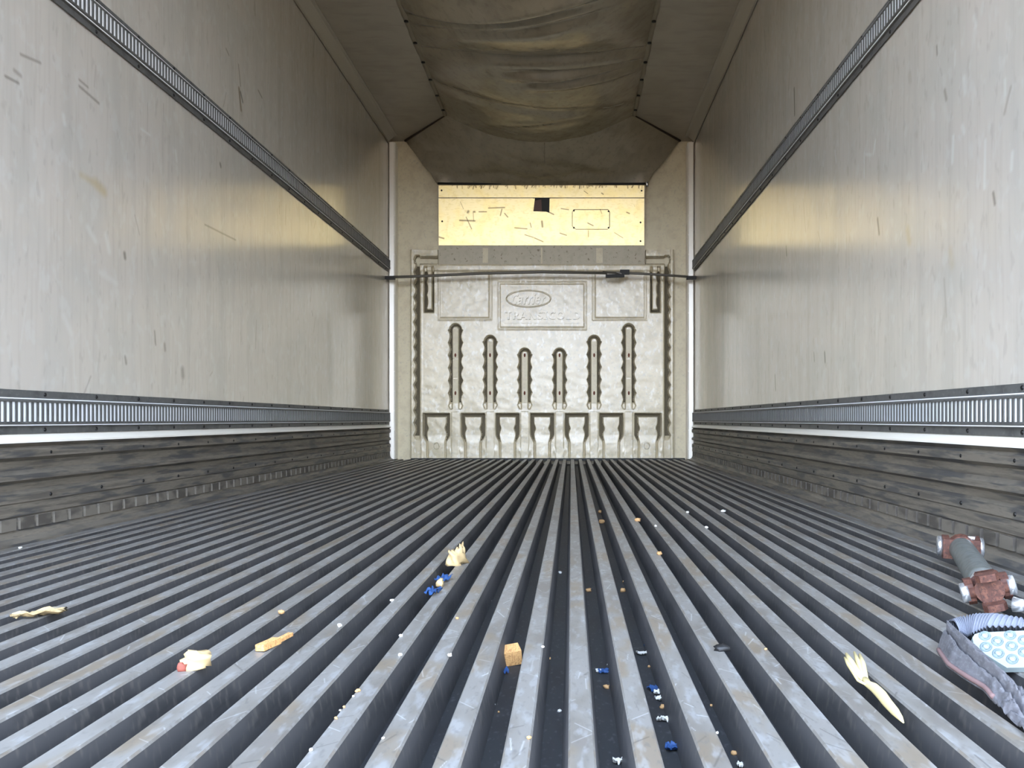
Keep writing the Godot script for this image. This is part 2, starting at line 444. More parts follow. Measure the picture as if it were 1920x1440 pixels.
# ------------------------------------------------------------------ camera, sky, sun
func set_up() -> void:
	var cam := Camera3D.new()
	cam.name = "camera"
	cam.near = 0.05
	cam.far = 200.0
	cam.projection = Camera3D.PROJECTION_FRUSTUM
	cam.size = 0.05 * 1440.0 / F
	cam.frustum_offset = Vector2((960.0 - CX) / F, (CY - 720.0) / F) * 0.05
	cam.position = Vector3(0, CAMY, 0)
	add_child(cam)
	cam.current = true

	var sky_m := ProceduralSkyMaterial.new()
	sky_m.sky_top_color = Color(0.72, 0.80, 0.92)
	sky_m.sky_horizon_color = Color(0.94, 0.96, 0.985)
	sky_m.sky_curve = 0.2
	sky_m.ground_bottom_color = Color(0.42, 0.39, 0.34)
	sky_m.ground_horizon_color = Color(0.62, 0.60, 0.56)
	sky_m.sky_energy_multiplier = 2.2
	var sky := Sky.new()
	sky.sky_material = sky_m
	var env := Environment.new()
	env.background_mode = Environment.BG_SKY
	env.sky = sky
	env.tonemap_mode = Environment.TONE_MAPPER_LINEAR
	env.tonemap_exposure = 2.95
	env.sdfgi_enabled = true
	env.ssao_enabled = true
	env.ssil_enabled = true
	var we := WorldEnvironment.new()
	we.name = "sky"
	we.environment = env
	add_child(we)

	var sun := DirectionalLight3D.new()
	sun.name = "sun"
	sun.light_color = Color(1.0, 0.86, 0.68)
	sun.light_energy = 4.0
	sun.light_angular_distance = 0.5
	sun.sky_mode = DirectionalLight3D.SKY_MODE_LIGHT_ONLY
	sun.shadow_enabled = true
	add_child(sun)
	sun.look_at_from_position(Vector3.ZERO, Vector3(0.35, -0.62, 0.70))

# ------------------------------------------------------------------ shell
func build_shell() -> void:
	var st := begin()
	box(st, Vector3(-40, -1.45, -40), Vector3(40, -1.25, 40))
	struct("ground", done(st), M.yard, "sunlit tan concrete yard under and behind the truck body", "ground")

	# side walls: insulated slab plus a slightly bulged inner skin
	for side in [-1, 1]:
		var x0: float = XL if side < 0 else XR
		st = SurfaceTool.new()
		st.begin(Mesh.PRIMITIVE_TRIANGLES)
		var w := FastNoiseLite.new()
		w.seed = 300 + side
		w.frequency = 0.9
		var fn := func(u: float, v: float) -> Vector3:
			var z := lerpf(Z0, -L - 0.02, u)
			var y := lerpf(PAN, YC + 0.02, v)
			var ph: float = -z / RIVET
			var cell := floorf(ph)
			var f := ph - cell
			var bul := 0.0011 * sin(PI * f) * (0.6 + 0.7 * w.get_noise_2d(cell * 3.7, y * 0.6))
			bul += 0.0010 * w.get_noise_2d(z * 2.0, y * 1.2) + 0.0005 * w.get_noise_2d(z * 9.0, y * 2.5)
			return Vector3(x0 + side * (0.0035 - bul), y, z)
		var nz := 420
		var ny := 14
		for j in ny + 1:
			for i in nz + 1:
				var u := float(i) / nz
				var v := float(j) / ny
				var p: Vector3 = fn.call(u, v)
				st.set_uv(Vector2(-p.z / 7.0, (2.7 - p.y) / 2.75))
				st.add_vertex(p)
		for j in ny:
			for i in nz:
				var a := j * (nz + 1) + i
				var q := [a, a + 1, a + nz + 2, a, a + nz + 2, a + nz + 1]
				if side < 0:
					q.reverse()
				for k in q:
					st.add_index(k)
		st.generate_normals()
		var mesh := st.commit()
		var s2 := begin()
		var xo: float = x0 + side * 0.09
		box(s2, Vector3(minf(x0 + side * 0.007, xo), PAN - 0.12, -L - 0.1), Vector3(maxf(x0 + side * 0.007, xo), YC + 0.1, Z0))
		s2.generate_normals()
		s2.set_material(M.cream)
		var wall := struct("wall_left" if side < 0 else "wall_right", mesh, M["wall_skin_0" if side < 0 else "wall_skin_1"],
			"scuffed glossy white wall lining opposite the rusty shaft" if side < 0 else "scratched glossy white wall lining beside the rusty shaft", "wall")
		obj("insulated_core", s2.commit(), M.cream, wall)

	st = begin()
	box(st, Vector3(XL - 0.09, YC, -L - 0.1), Vector3(XR + 0.09, YC + 0.1, Z0))
	struct("ceiling", done(st), M.ceiling_skin, "dull white glossy ceiling lining on both sides of the fabric chute", "ceiling")

	st = begin()
	box(st, Vector3(XL - 0.09, PAN - 0.12, -L - 0.1), Vector3(XR + 0.09, YC + 0.1, -L))
	struct("wall_front", done(st), M.cream, "cream front wall behind the moulded bulkhead", "wall")

	# floor: pan with a T-shaped rib every 64 mm
	st = begin()
	box(st, Vector3(XL - 0.09, PAN - 0.12, -L - 0.1), Vector3(XR + 0.09, PAN, Z0))
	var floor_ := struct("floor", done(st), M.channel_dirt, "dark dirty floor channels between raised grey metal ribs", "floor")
	st = begin()
	var hw := 0.0134
	var prof := [Vector2(-hw - 0.007, PAN), Vector2(-hw - 0.003, -0.018), Vector2(-hw, -0.0025), Vector2(-hw + 0.002, 0.0), Vector2(hw - 0.002, 0.0), Vector2(hw, -0.0025), Vector2(hw + 0.003, -0.018), Vector2(hw + 0.007, PAN)]
	sweep_z(st, prof.slice(2, 6), -L + 0.075, Z0, false)
	var rib := done(st)
	st = begin()
	sweep_z(st, prof.slice(0, 3), -L + 0.075, Z0, false)
	sweep_z(st, prof.slice(5, 8), -L + 0.075, Z0, false)
	for z in [-L + 0.075, Z0]:
		for q in [[0, 1, 6, 7], [1, 2, 5, 6], [2, 3, 4, 5]]:
			var v := []
			for i in q:
				v.append(Vector3(prof[i].x, prof[i].y, z))
			quad(st, v[0], v[1], v[2], v[3])
	st.generate_normals()
	st.commit(rib)
	rib.surface_set_material(0, M.rib_metal)
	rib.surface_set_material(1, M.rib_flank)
	var k0 := int(ceil((XL + 0.055 - RIB0) / PITCH))
	var k1 := int(floor((XR - 0.055 - RIB0) / PITCH))
	for k in range(k0, k1 + 1):
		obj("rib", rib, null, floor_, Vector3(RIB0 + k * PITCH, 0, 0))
	# flat edge strips of the floor by the walls
	for side in [-1, 1]:
		st = begin()
		var xw: float = XL if side < 0 else XR
		var xe: float = RIB0 + (k0 if side < 0 else k1) * PITCH + side * (hw + 0.012)
		box(st, Vector3(minf(xw, xe), PAN, -L + 0.01), Vector3(maxf(xw, xe), -0.006, Z0))
		obj("edge_strip", done(st), M.rib_metal, floor_)

	# corner posts of the front wall
	var n := 0
	for side in [-1, 1]:
		n += 1
		var xw: float = XL if side < 0 else XR
		st = begin()
		var a := 0.002
		var xi: float = xw - side * 0.050
		var cs := [Vector2(xw, -L + 0.002), Vector2(xw, -L + 0.110), Vector2(xw - side * 0.006, -L + 0.118), Vector2(xw - side * 0.040, -L + 0.112), Vector2(xi, -L + 0.100), Vector2(xi, -L + 0.002)]
		for k in 6:
			var p: Vector2 = cs[k]
			var q: Vector2 = cs[(k + 1) % 6]
			quad(st, Vector3(p.x, a, p.y), Vector3(q.x, a, q.y), Vector3(q.x, 2.60, q.y), Vector3(p.x, 2.60, p.y))
		for k in [[0, 1, 2], [0, 2, 3], [0, 3, 4], [0, 4, 5]]:
			tri(st, Vector3(cs[k[0]].x, 2.60, cs[k[0]].y), Vector3(cs[k[1]].x, 2.60, cs[k[1]].y), Vector3(cs[k[2]].x, 2.60, cs[k[2]].y))
		var post := struct("trim_%d" % n, done(st), M.post_white, "bright white corner post of the front wall " + ("opposite the rusty shaft" if side < 0 else "on the rusty shaft's side"), "post")
		var rv := rivet_mesh(0.006)
		for k in 16:
			obj("rivet", rv, M.post_white, post, Vector3(xw - side * 0.043, 0.08 + k * 0.16, -L + 0.108))
	# coves between walls and ceiling
	for side in [-1, 1]:
		n += 1
		var xw: float = XL if side < 0 else XR
		st = begin()
		var c := []
		for q in [[0.0, 2.585], [0.004, 2.582], [0.006, 2.598], [0.016, 2.607], [0.044, 2.631], [0.056, 2.638], [0.074, 2.640], [0.074, 2.645], [0.0, 2.645]]:
			c.append(Vector2(xw - side * q[0], q[1]))
		sweep_z(st, c, -L + 0.14, Z0)
		struct("trim_%d" % n, done(st), M.cove, "pale cove strip joining ceiling and wall " + ("opposite the rusty shaft" if side < 0 else "on the rusty shaft's side"), "trim")

	# kick plates
	for side in [-1, 1]:
		var xw: float = XL if side < 0 else XR
		st = begin()
		var pr := []
		for q in [[0.0, 0.262], [0.020, 0.262], [0.007, 0.252], [0.021, 0.245], [0.022, 0.224], [0.005, 0.214], [0.004, 0.189], [0.021, 0.178], [0.022, 0.163], [0.005, 0.154], [0.004, 0.135], [0.019, 0.128], [0.021, 0.104], [0.017, 0.100], [0.018, 0.068],
			[0.014, 0.064], [0.016, 0.030], [0.024, 0.012], [0.046, 0.001], [0.046, -0.006], [0.0, -0.006]]:
			pr.append(Vector2(xw - side * q[0], q[1]))
		sweep_z(st, pr, -L + 0.14, Z0)
		var kick := struct("baseboard_left" if side < 0 else "baseboard_right", done(st), M.kick_metal, "grimy ribbed metal kick plate along the wall " + ("opposite the rusty shaft" if side < 0 else "beside the rusty shaft"), "kick plate")
		st = begin()
		var cap := []
		for q in [[0.0, 0.286], [0.003, 0.284], [0.021, 0.268], [0.021, 0.2625], [0.0, 0.2625]]:
			cap.append(Vector2(xw - side * q[0], q[1]))
		sweep_z(st, cap, -L + 0.14, Z0)
		obj("cap_strip", done(st), M.post_white, kick).set_meta("label", "clean white sloped strip on top")
		var rv := rivet_mesh(0.0055)
		for k in range(3, 27):
			var z := -k * RIVET - 0.06
			for y in [0.115, 0.234]:
				var o := obj("rivet", rv, M.rivet_dark, kick, Vector3(xw - side * 0.0205, y, z))
				o.rotation.y = -side * PI / 2
		st = begin()
		box(st, Vector3(-0.004, -0.0155, -0.028), Vector3(0.004, 0.0155, 0.028))
		var tab := done(st)
		for k in 78:
			obj("tab", tab, M.kick_tab, kick, Vector3(xw - side * 0.0185, 0.0475, -0.95 - k * 0.0715))

func rivet_mesh(r: float) -> ArrayMesh:   # low dome facing +z
	var st := begin(true)
	var c := []
	for j in 3:
		var a: float = [0.0, 0.6, 1.15][j]
		var ring := []
		for k in 8:
			ring.append(Vector3(cos(TAU * k / 8) * r * cos(a), sin(TAU * k / 8) * r * cos(a), r * 0.6 * sin(a)))
		c.append(ring)
	for j in 2:
		for k in 8:
			quad(st, c[j][k], c[j][(k + 1) % 8], c[j + 1][(k + 1) % 8], c[j + 1][k])
	for k in 8:
		tri(st, Vector3(0, 0, r * 0.6), c[2][k], c[2][(k + 1) % 8])
	return done(st)

# ------------------------------------------------------------------ cargo tracks
func build_tracks() -> void:
	var rv := rivet_mesh(0.0062)
	for side in [-1, 1]:
		var xw: float = XL if side < 0 else XR
		for upper in [false, true]:
			var y0 := 1.532 if upper else 0.287
			var z1 := -L + 0.14
			var t := thing("cargo_track", ("grey slotted cargo track high on the wall " if upper else "grey slotted cargo track just above the kick plate ") + ("opposite the rusty shaft" if side < 0 else "beside the rusty shaft"), "cargo track", "slotted cargo tracks along the walls", Vector3(xw, y0, 0))
			for top in [false, true]:
				var pr := []
				for q in [[0.001, 0.0], [0.004, 0.0], [0.004, 0.019], [0.016, 0.026], [0.018, 0.028], [0.018, 0.033], [0.014, 0.033], [0.001, 0.022]]:
					pr.append(Vector2(-side * q[0], 0.119 - q[1] if top else q[1]))
				var st := begin()
				sweep_z(st, pr, z1, Z0)
				obj("flange", done(st), M.track_steel, t)
				for k in range(5, 27):
					var o := obj("rivet", rv, M.rivet_dark, t, Vector3(-side * 0.004, 0.109 if top else 0.010, -k * RIVET - 0.06))
					o.rotation.y = -side * PI / 2
			var sb := begin()
			box(sb, Vector3(-0.0015, 0.022, -6.50), Vector3(0.0015, 0.097, Z0))
			obj("back_plate", done(sb), M.track_clean, t, Vector3(-side * 0.0122, 0, 0))
			# rungs between the punched slots; the pale backing shows through
			var hz := 0.0042
			var xa: float = -side * 0.0147
			var xb: float = -side * 0.0172
			var ya := 0.029
			var yb := 0.090
			var s1 := begin()
			quad(s1, Vector3(xb, ya, -hz), Vector3(xb, ya, hz), Vector3(xb, yb, hz), Vector3(xb, yb, -hz))
			var mesh := done(s1)
			s1 = begin()
			for s in [-1, 1]:
				quad(s1, Vector3(xa, ya, s * hz), Vector3(xb, ya, s * hz), Vector3(xb, yb, s * hz), Vector3(xa, yb, s * hz))
			quad(s1, Vector3(xa, ya, -hz), Vector3(xa, ya, hz), Vector3(xa, yb, hz), Vector3(xa, yb, -hz))
			s1.generate_normals()
			s1.commit(mesh)
			mesh.surface_set_material(0, M.track_steel)
			mesh.surface_set_material(1, M.track_steel)
			var far := SurfaceTool.new()
			var far2 := SurfaceTool.new()
			far.begin(Mesh.PRIMITIVE_TRIANGLES)
			far2.begin(Mesh.PRIMITIVE_TRIANGLES)
			var k := 0
			while true:
				var z := -1.62 - k * 0.0213
				k += 1
				if z < z1 + 0.01:
					break
				if z > -3.7:
					obj("rung", mesh, null, t, Vector3(0, 0, z))
				else:
					far.append_from(mesh, 0, Transform3D(Basis(), Vector3(0, 0, z)))
					far2.append_from(mesh, 1, Transform3D(Basis(), Vector3(0, 0, z)))
			var fm := far.commit()
			far2.commit(fm)
			fm.surface_set_material(0, M.track_steel)
			fm.surface_set_material(1, M.track_steel)
			obj("far_rungs", fm, null, t).set_meta("kind", "stuff")

# ------------------------------------------------------------------ bulkhead
const BD := 6.60
func sstep(a: float, b: float, x: float) -> float:
	var t := clampf((x - a) / (b - a), 0, 1)
	return t * t * (3 - 2 * t)

func groove(d: float, w := 0.9) -> float:   # 1 inside (d < 0), 0 outside
	return 1.0 - sstep(-w, w, d)

func rect_d(x: float, y: float, x0: float, x1: float, y0: float, y1: float) -> float:
	var dx := maxf(x0 - x, x - x1)
	var dy := maxf(y0 - y, y - y1)
	return maxf(dx, dy)

func bulk_h(x: float, y: float) -> float:   # millimetres in front of (+) or behind (-) the face, at photo pixel x, y
	var m := absf(x - 1016.5)
	var h := 0.0
	var wave := absf(sin(PI * (y - 486.0) / 23.6))
	# outer rim and scalloped channel
	if m > 222.0:
		var left := 241.0 - 4.4 * wave     # outer edge of the channel, scalloped
		var fade := 1.0 - sstep(812.0, 828.0, y)
		if y > 478.0:
			h -= 34.0 * groove(maxf(230.0 - m, m - left)) * fade
		h += 5.0 * groove(absf(m - 243.5) - 3.0)
		h -= 6.0 * groove(243.0 - m + 3.4)
		if y < 495.0:
			h -= 34.0 * groove(rect_d(m, y, 195.0, 239.0, 481.0, 493.5))
		h += 3.0 * groove(absf(m - 226.0) - 1.5) * sstep(505, 512, y)
	elif m > 193.0 and y < 495.0:
		h -= 34.0 * groove(rect_d(m, y, 150.0, 239.0, 481.0, 493.5))
	# ledge along the top
	h += 9.0 * groove(absf(y - 502.0) - 6.0, 2.0) * groove(m - 232.0)
	# corner slots
	if m > 198.0 and m < 226.0 and y < 590.0:
		var inner := rect_d(m, y, 206.5, 217.0 - 2.4 * absf(sin(PI * (y - 505.0) / 24.0)), 500.0, 580.5)
		h -= 30.0 * groove(rect_d(m, y, 203.5, 221.5, 500.0, 585.5)) * (1.0 - groove(inner))
	# square fields and label field
	if y > 505.0 and y < 622.0:
		for r in [[95.0, 196.0, 505.0, 600.0], [-83.0, 83.0, 528.0, 618.0]]:
			var d := rect_d(m, y, r[0], r[1], r[2], r[3])
			h -= 4.0 * groove(absf(d) - 0.6, 0.7)
			h -= 5.0 * groove(d + 4.5, 1.4)
	# six scalloped slots
	for k in 3:
		var c: float = [32.7, 97.5, 162.5][k]
		var top: float = [653.0, 629.0, 607.0][k]
		if absf(m - c) < 16.0 and y > top - 4.0 and y < 776.0:
			var dx := absf(m - c)
			var w2 := absf(sin(PI * (y - top - 12.0) / 23.6))
			var outer := 13.2 - 3.6 * w2
			var ty := top + 11.0
			var d := dx - outer if y > ty else Vector2(dx, ty - y).length() - 11.0
			var di := dx - 6.2 if y > ty else Vector2(dx, ty - y).length() - 6.2
			var bottom := groove(y - 767.0, 1.2)
			h -= 34.0 * groove(d) * (1.0 - 0.85 * groove(di)) * bottom * (1.0 - 0.6 * groove(755.0 - y, 2.0))
	# legs between the pockets
	if y > 770.0:
		for c in [32.7, 97.5, 162.5]:
			var dx := absf(m - c)
			h += 3.0 * groove(dx - 7.6, 0.8) * groove(772.0 - y)
		# pockets
		for p in [[-21.5, 21.5], [43.5, 86.5], [108.0, 151.5], [174.0, 223.0]]:
			if m > p[0] - 3 and m < p[1] + 3:
				var c2: float = (p[0] + p[1]) / 2
				var half: float = (p[1] - p[0]) / 2
				var foot := sstep(814.0, 832.0, y)
				var nip := exp(-pow((y - 803.0) / 6.0, 2.0))
				var d := maxf(absf(m - c2) - half + foot * 6.5, 775.5 - y)
				var di := maxf(absf(m - c2) - half + 5.5 + nip * 3.0 + foot * 3.2, 781.0 - y)
				h -= 46.0 * groove(d) * (1.0 - 0.72 * groove(di)) * (1.0 - 0.5 * foot)
				h += 4.0 * exp(-pow(Vector2(absf(m - c2) - half - 4.0, y - 846.0).length() / 5.0, 2.0))
	return h

func build_bulkhead() -> void:
	var t := thing("bulkhead", "cream moulded plastic bulkhead with scalloped slots and pockets on the front wall", "bulkhead", "", Vector3(0, 0, 0))
	var st := SurfaceTool.new()
	st.begin(Mesh.PRIMITIVE_TRIANGLES)
	var x0 := 769.5
	var y0 := 468.0
	var nx := 494
	var ny := 391
	var s := BD / F
	var hs := PackedFloat32Array()
	hs.resize((nx + 1) * (ny + 1))
	for j in ny + 1:
		for i in nx + 1:
			hs[j * (nx + 1) + i] = bulk_h(x0 + i, y0 + j) * 0.001
	for j in ny + 1:
		for i in nx + 1:
			var a := j * (nx + 1) + i
			var gx := hs[j * (nx + 1) + mini(i + 1, nx)] - hs[j * (nx + 1) + maxi(i - 1, 0)]
			var gy := hs[mini(j + 1, ny) * (nx + 1) + i] - hs[maxi(j - 1, 0) * (nx + 1) + i]
			st.set_normal(Vector3(-gx / (2 * s), gy / (2 * s), 1).normalized())
			var p := px(x0 + i, y0 + j, BD)
			st.add_vertex(p + Vector3(0, 0, hs[a]))
	for j in ny:
		for i in nx:
			if y0 + j < 496.0 and x0 + i > 820.0 and x0 + i < 1211.0:
				continue
			var a := j * (nx + 1) + i
			if maxf(maxf(hs[a], hs[a + 1]), maxf(hs[a + nx + 1], hs[a + nx + 2])) < -0.024:
				continue       # cut right through: the gap behind shows
			for k in [a, a + 1, a + nx + 2, a, a + nx + 2, a + nx + 1]:
				st.add_index(k)
	obj("moulded_face", st.commit(), M.bulkhead_plastic, t)
	# added dark board, paints the shade in the hollow behind the moulded face
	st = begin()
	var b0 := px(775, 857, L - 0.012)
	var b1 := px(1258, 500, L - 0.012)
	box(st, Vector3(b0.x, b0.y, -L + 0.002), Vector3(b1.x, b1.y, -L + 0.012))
	obj("gap_shade_board", done(st), M.gap_shade, t)
	# rim that closes the shell back to the wall
	st = begin()
	var o := [px(769.5, 468, BD), px(821, 468, BD), px(821, 496, BD), px(1211, 496, BD), px(1211, 468, BD), px(1263.5, 468, BD), px(1263.5, 859, BD), px(769.5, 859, BD)]
	var dz := Vector3(0, 0, BD - L + 0.001)
	for k in 8:
		var a: Vector3 = o[k]
		var b: Vector3 = o[(k + 1) % 8]
		quad(st, a, b, b + dz, a + dz)
	obj("side_rim", done(st), M.bulkhead_plastic, t)
	# strips in the slots with their screws
	var rv := rivet_mesh(0.009)
	var z := -BD + 0.0
	for k in 6:
		var c: float = [854.0, 919.0, 983.8, 1049.2, 1114.0, 1179.0][k]
		var top: float = [617.0, 640.0, 664.0, 664.0, 640.0, 617.0][k]
		for q in ([[top, 671.0], [674.0, 708.0], [711.0, 756.0]] if k == 0 or k == 5 else [[top, 756.0]]):
			st = begin()
			var lo := px(c - 5.0, q[1], BD)
			var hi := px(c + 5.0, q[0], BD)
			box(st, Vector3(lo.x, lo.y, z - 0.010), Vector3(hi.x, hi.y, z + 0.001))
			var e := (hi.x - lo.x) * 0.2
			box(st, Vector3(lo.x + e, lo.y, z), Vector3(lo.x + e * 1.8, hi.y, z + 0.005))
			box(st, Vector3(hi.x - e * 1.8, lo.y, z), Vector3(hi.x - e, hi.y, z + 0.005))
			obj("slot_strip", done(st), M.cream, t)
		for y in [666.0, 737.0]:
			var sc := obj("screw", rv, M.screw_rust, t, px(c, y, BD) + Vector3(0, 0, 0.002))
			sc.scale = Vector3(1.1, 1.9, 1.2)
		obj("bolt", rv, M.rivet_dark, t, px(c, 762.5, BD) + Vector3(0, 0, -0.010)).scale = Vector3(1.3, 1.0, 1.0)
	# ring marks in the outer pockets
	for c in [818.5, 1213.0]:
		st = begin(true)
		var path := []
		var rad := []
		for k in 17:
			path.append(px(c + 5.0 * cos(TAU * k / 16), 836.0 + 6.0 * sin(TAU * k / 16), BD) + Vector3(0, 0, -0.006))
			rad.append(0.005)
		tube(st, path, rad, 6, false)
		obj("ring_boss", done(st), M.bulkhead_plastic, t)
	# raised oval badge and lettering
	st = begin(true)
	var path := []
	var rad := []
	for k in 49:
		path.append(px(991.0 + 41.5 * cos(TAU * k / 48), 560.0 + 15.5 * sin(TAU * k / 48), BD) + Vector3(0, 0, -0.004))
		rad.append(0.0075)
	tube(st, path, rad, 6, false)
	obj("oval_badge", done(st), M.bulkhead_plastic, t)
	lettering(t, "Carrier", px(991, 561.5, BD), 0.115, 62.0, true, true)
	lettering(t, "TRANSICOLD", px(1017.5, 592, BD), 0.09, 140.0, true, false)
	lettering(t, "A", px(981, 524, BD), 0.085, 14.0, true, false)
	lettering(t, "D", px(1050, 522, BD), 0.085, 13.0, true, false)
	st = begin()
	var a := px(945, 606, BD)
	var b := px(1088, 602, BD)
	box(st, Vector3(a.x, a.y, -BD - 0.006), Vector3(b.x, b.y, -BD))
	obj("raised_line", done(st), M.bulkhead_plastic, t)
	# black strip painting the dark gap and corner shadows below the bulkhead
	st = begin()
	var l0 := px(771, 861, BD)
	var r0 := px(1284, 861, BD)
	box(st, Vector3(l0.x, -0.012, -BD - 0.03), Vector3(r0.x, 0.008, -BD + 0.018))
	obj("foot_shade_strip", done(st), M.black_rubber, t)

func lettering(t: Node3D, text: String, at: Vector3, hgt: float, wide_px: float, bold: bool, slant: bool) -> void:
	var tm := TextMesh.new()
	var f := SystemFont.new()
	f.font_names = PackedStringArray(["Droid Sans"])
	f.font_weight = 700 if bold else 400
	tm.font = f
	tm.text = text
	tm.font_size = 32
	tm.pixel_size = hgt / 32.0
	tm.depth = 0.022
	tm.horizontal_alignment = HORIZONTAL_ALIGNMENT_CENTER
	tm.vertical_alignment = VERTICAL_ALIGNMENT_CENTER
	var o := obj("raised_lettering", tm, M.bulkhead_plastic, t, at + Vector3(0, 0, -0.001))
	var w := tm.get_aabb().size.x
	var k := wide_px / F * BD / maxf(w, 0.01)
	var b := Basis(Vector3(k, 0, 0), Vector3(0.22 if slant else 0.0, 1, 0), Vector3(0, 0, 1))
	o.transform = Transform3D(b, at + Vector3(0, 0, -0.001))

# ------------------------------------------------------------------ evaporator housing with its bright metal cover
func on_panel(x: float, y: float) -> Vector3:
	var k := (CY - y) / F
	return px(x, y, 6.7896 / (1.0 + 0.114 * k))

func panel_plate(poly: Array) -> ArrayMesh:
	var pts := []
	var nrm := Vector3(0, -0.1133, 0.9936)
	for q in poly:
		pts.append(on_panel(q[0], q[1]))
	var p2 := PackedVector2Array()
	for q in poly:
		p2.append(Vector2(q[0], q[1]))
	var idx := Geometry2D.triangulate_polygon(p2)
	var st := begin()
	for k in idx.size():
		st.set_uv(cover_uv(pts[idx[k]]) / Vector2(1.72, 0.5))
		st.add_vertex(pts[idx[k]])
	for i in pts.size():
		var a: Vector3 = pts[i]
		var b: Vector3 = pts[(i + 1) % pts.size()]
		st.set_uv(Vector2(0.02, 0.5))
		quad(st, a, a - nrm * 0.003, b - nrm * 0.003, b)
	return done(st)

func build_evaporator() -> void:
	var t := thing("evaporator_housing", "grey evaporator housing with a shiny dented metal cover under the fabric chute", "evaporator")
	var xl := on_panel(822, 460).x
	var xr := on_panel(1208.5, 460).x
	var st := begin()
	var prof := [[-L + 0.001, 1.609], [-6.632, 1.609], [-6.632, 1.772], [-6.577, 2.246], [-L + 0.001, 2.246]]
	for k in 5:
		var a: Array = prof[k]
		var b: Array = prof[(k + 1) % 5]
		quad(st, Vector3(xl, a[1], a[0]), Vector3(xr, a[1], a[0]), Vector3(xr, b[1], b[0]), Vector3(xl, b[1], b[0]))
	for x in [xl, xr]:
		for k in [[0, 1, 2], [0, 2, 3], [0, 3, 4]]:
			tri(st, Vector3(x, prof[k[0]][1], prof[k[0]][0]), Vector3(x, prof[k[1]][1], prof[k[1]][0]), Vector3(x, prof[k[2]][1], prof[k[2]][0]))
	obj("body", done(st), M.grey_board, t)
	obj("cover_strip", panel_plate([[822.5, 347.5], [1208, 347.5], [1208, 370.2], [822.5, 370.2]]), M.panel_metal, t)
	obj("cover_plate", panel_plate([[822.5, 372], [1003, 372], [1000, 396], [1024, 397], [1030, 399], [1030.5, 372], [1208, 372], [1208, 460], [822.5, 460]]), M.panel_metal, t)
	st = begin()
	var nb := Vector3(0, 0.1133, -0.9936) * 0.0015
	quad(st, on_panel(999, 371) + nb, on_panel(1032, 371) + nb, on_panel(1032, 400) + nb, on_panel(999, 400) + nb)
	obj("hole_shade", done(st), M.black_rubber, t)  # flat black sheet, the dark inside of the hole given as colour
	# latch tongue in the hole
	st = begin()
	slab(st, [on_panel(1003, 376), on_panel(1015, 374), on_panel(1016, 396), on_panel(1001, 394)], PackedVector2Array([Vector2(0, 0), Vector2(1, 0), Vector2(1, 1), Vector2(0, 1)]), nb * 0.6)
	obj("latch_tongue", done(st), M.pink_piping, t)
	# access patch: thin raised frame line
	st = begin(true)
	var path := []
	var rad := []
	for q in [[1076, 393], [1140, 393], [1143, 397], [1143, 426], [1139, 430], [1080, 430], [1073, 424], [1073, 397], [1076, 393]]:
		path.append(on_panel(q[0], q[1]))
		rad.append(0.0026)
	tube(st, path, rad, 5, false)
	obj("patch_edge", done(st), M.rivet_dark, t)
	var rv := rivet_mesh(0.008)
	for q in [[828, 357], [1203, 357.5], [829, 415], [1201, 417], [1201, 452], [1076, 395], [1141, 396], [1076, 427], [1141, 427]]:
		obj("screw", rv, M.rivet_dark, t, on_panel(q[0], q[1]))
	for q in [[905, 915, 465, 493], [1118, 1130, 465, 493], [1014, 1017, 464, 494]]:
		st = begin()
		var a := px(q[0], q[3], 6.628)
		var b := px(q[1], q[2], 6.628)
		box(st, Vector3(a.x, a.y, -6.634), Vector3(b.x, b.y, -6.628))
		obj("batten", done(st), M.cream, t)

# ------------------------------------------------------------------ fabric air chute
const CXM := -0.238
const CHW := 0.712
const CEND := 6.08
func gauss(x: float, s: float) -> float:
	return exp(-x * x / (2 * s * s))

func chute_y(x: float, d: float) -> float:   # height below which the cloth hangs
	var q := clampf((x - CXM) / CHW, -1, 1)
	var a := 1.0 - q * q
	var e := d - 0.33 * q * q            # folds bend away from the doorway towards the hems
	var sag := 0.205
	# lobes between the hangers
	if e > 4.64:
		sag += 0.055 * sin(PI * pow(clampf((e - 4.64) / 1.44, 0, 1), 0.55)) * sstep(CEND, CEND - 0.25, d)
	else:
		sag += 0.11 * pow(absf(sin(PI * (4.64 - e) / 1.15)), 0.85)
	var y := YC - 0.004 - sag * a
	var w := sqrt(a)
	# creases
	y += 0.030 * gauss(e - 4.655, 0.020) * w
	y += 0.034 * gauss(e - 4.79 - 0.03 * q, 0.020) * w * sstep(-0.4, 0.2, q)
	y -= 0.026 * gauss(e - 4.845 - 0.01 * q, 0.025) * w * sstep(-0.4, 0.2, q)
	y += 0.034 * gauss(e - 4.91 + 0.06 * q, 0.022) * w * sstep(-0.2, 0.3, q)
	y -= 0.022 * gauss(e - 4.97 + 0.06 * q, 0.03) * w * sstep(-0.2, 0.3, q)
	var dg := e - (4.04 - 0.22 * q)
	y += 0.045 * gauss(dg, 0.035) * w * sstep(0.7, 0.0, q)
	y -= 0.034 * gauss(dg + 0.10, 0.045) * w
	y += 0.034 * gauss(dg - 0.12, 0.030) * w * sstep(0.9, 0.3, q)
	y += 0.016 * gauss(e - 5.35 - 0.2 * q, 0.05) * w - 0.008 * gauss(e - 5.6 + 0.25 * q, 0.05) * w
	return y

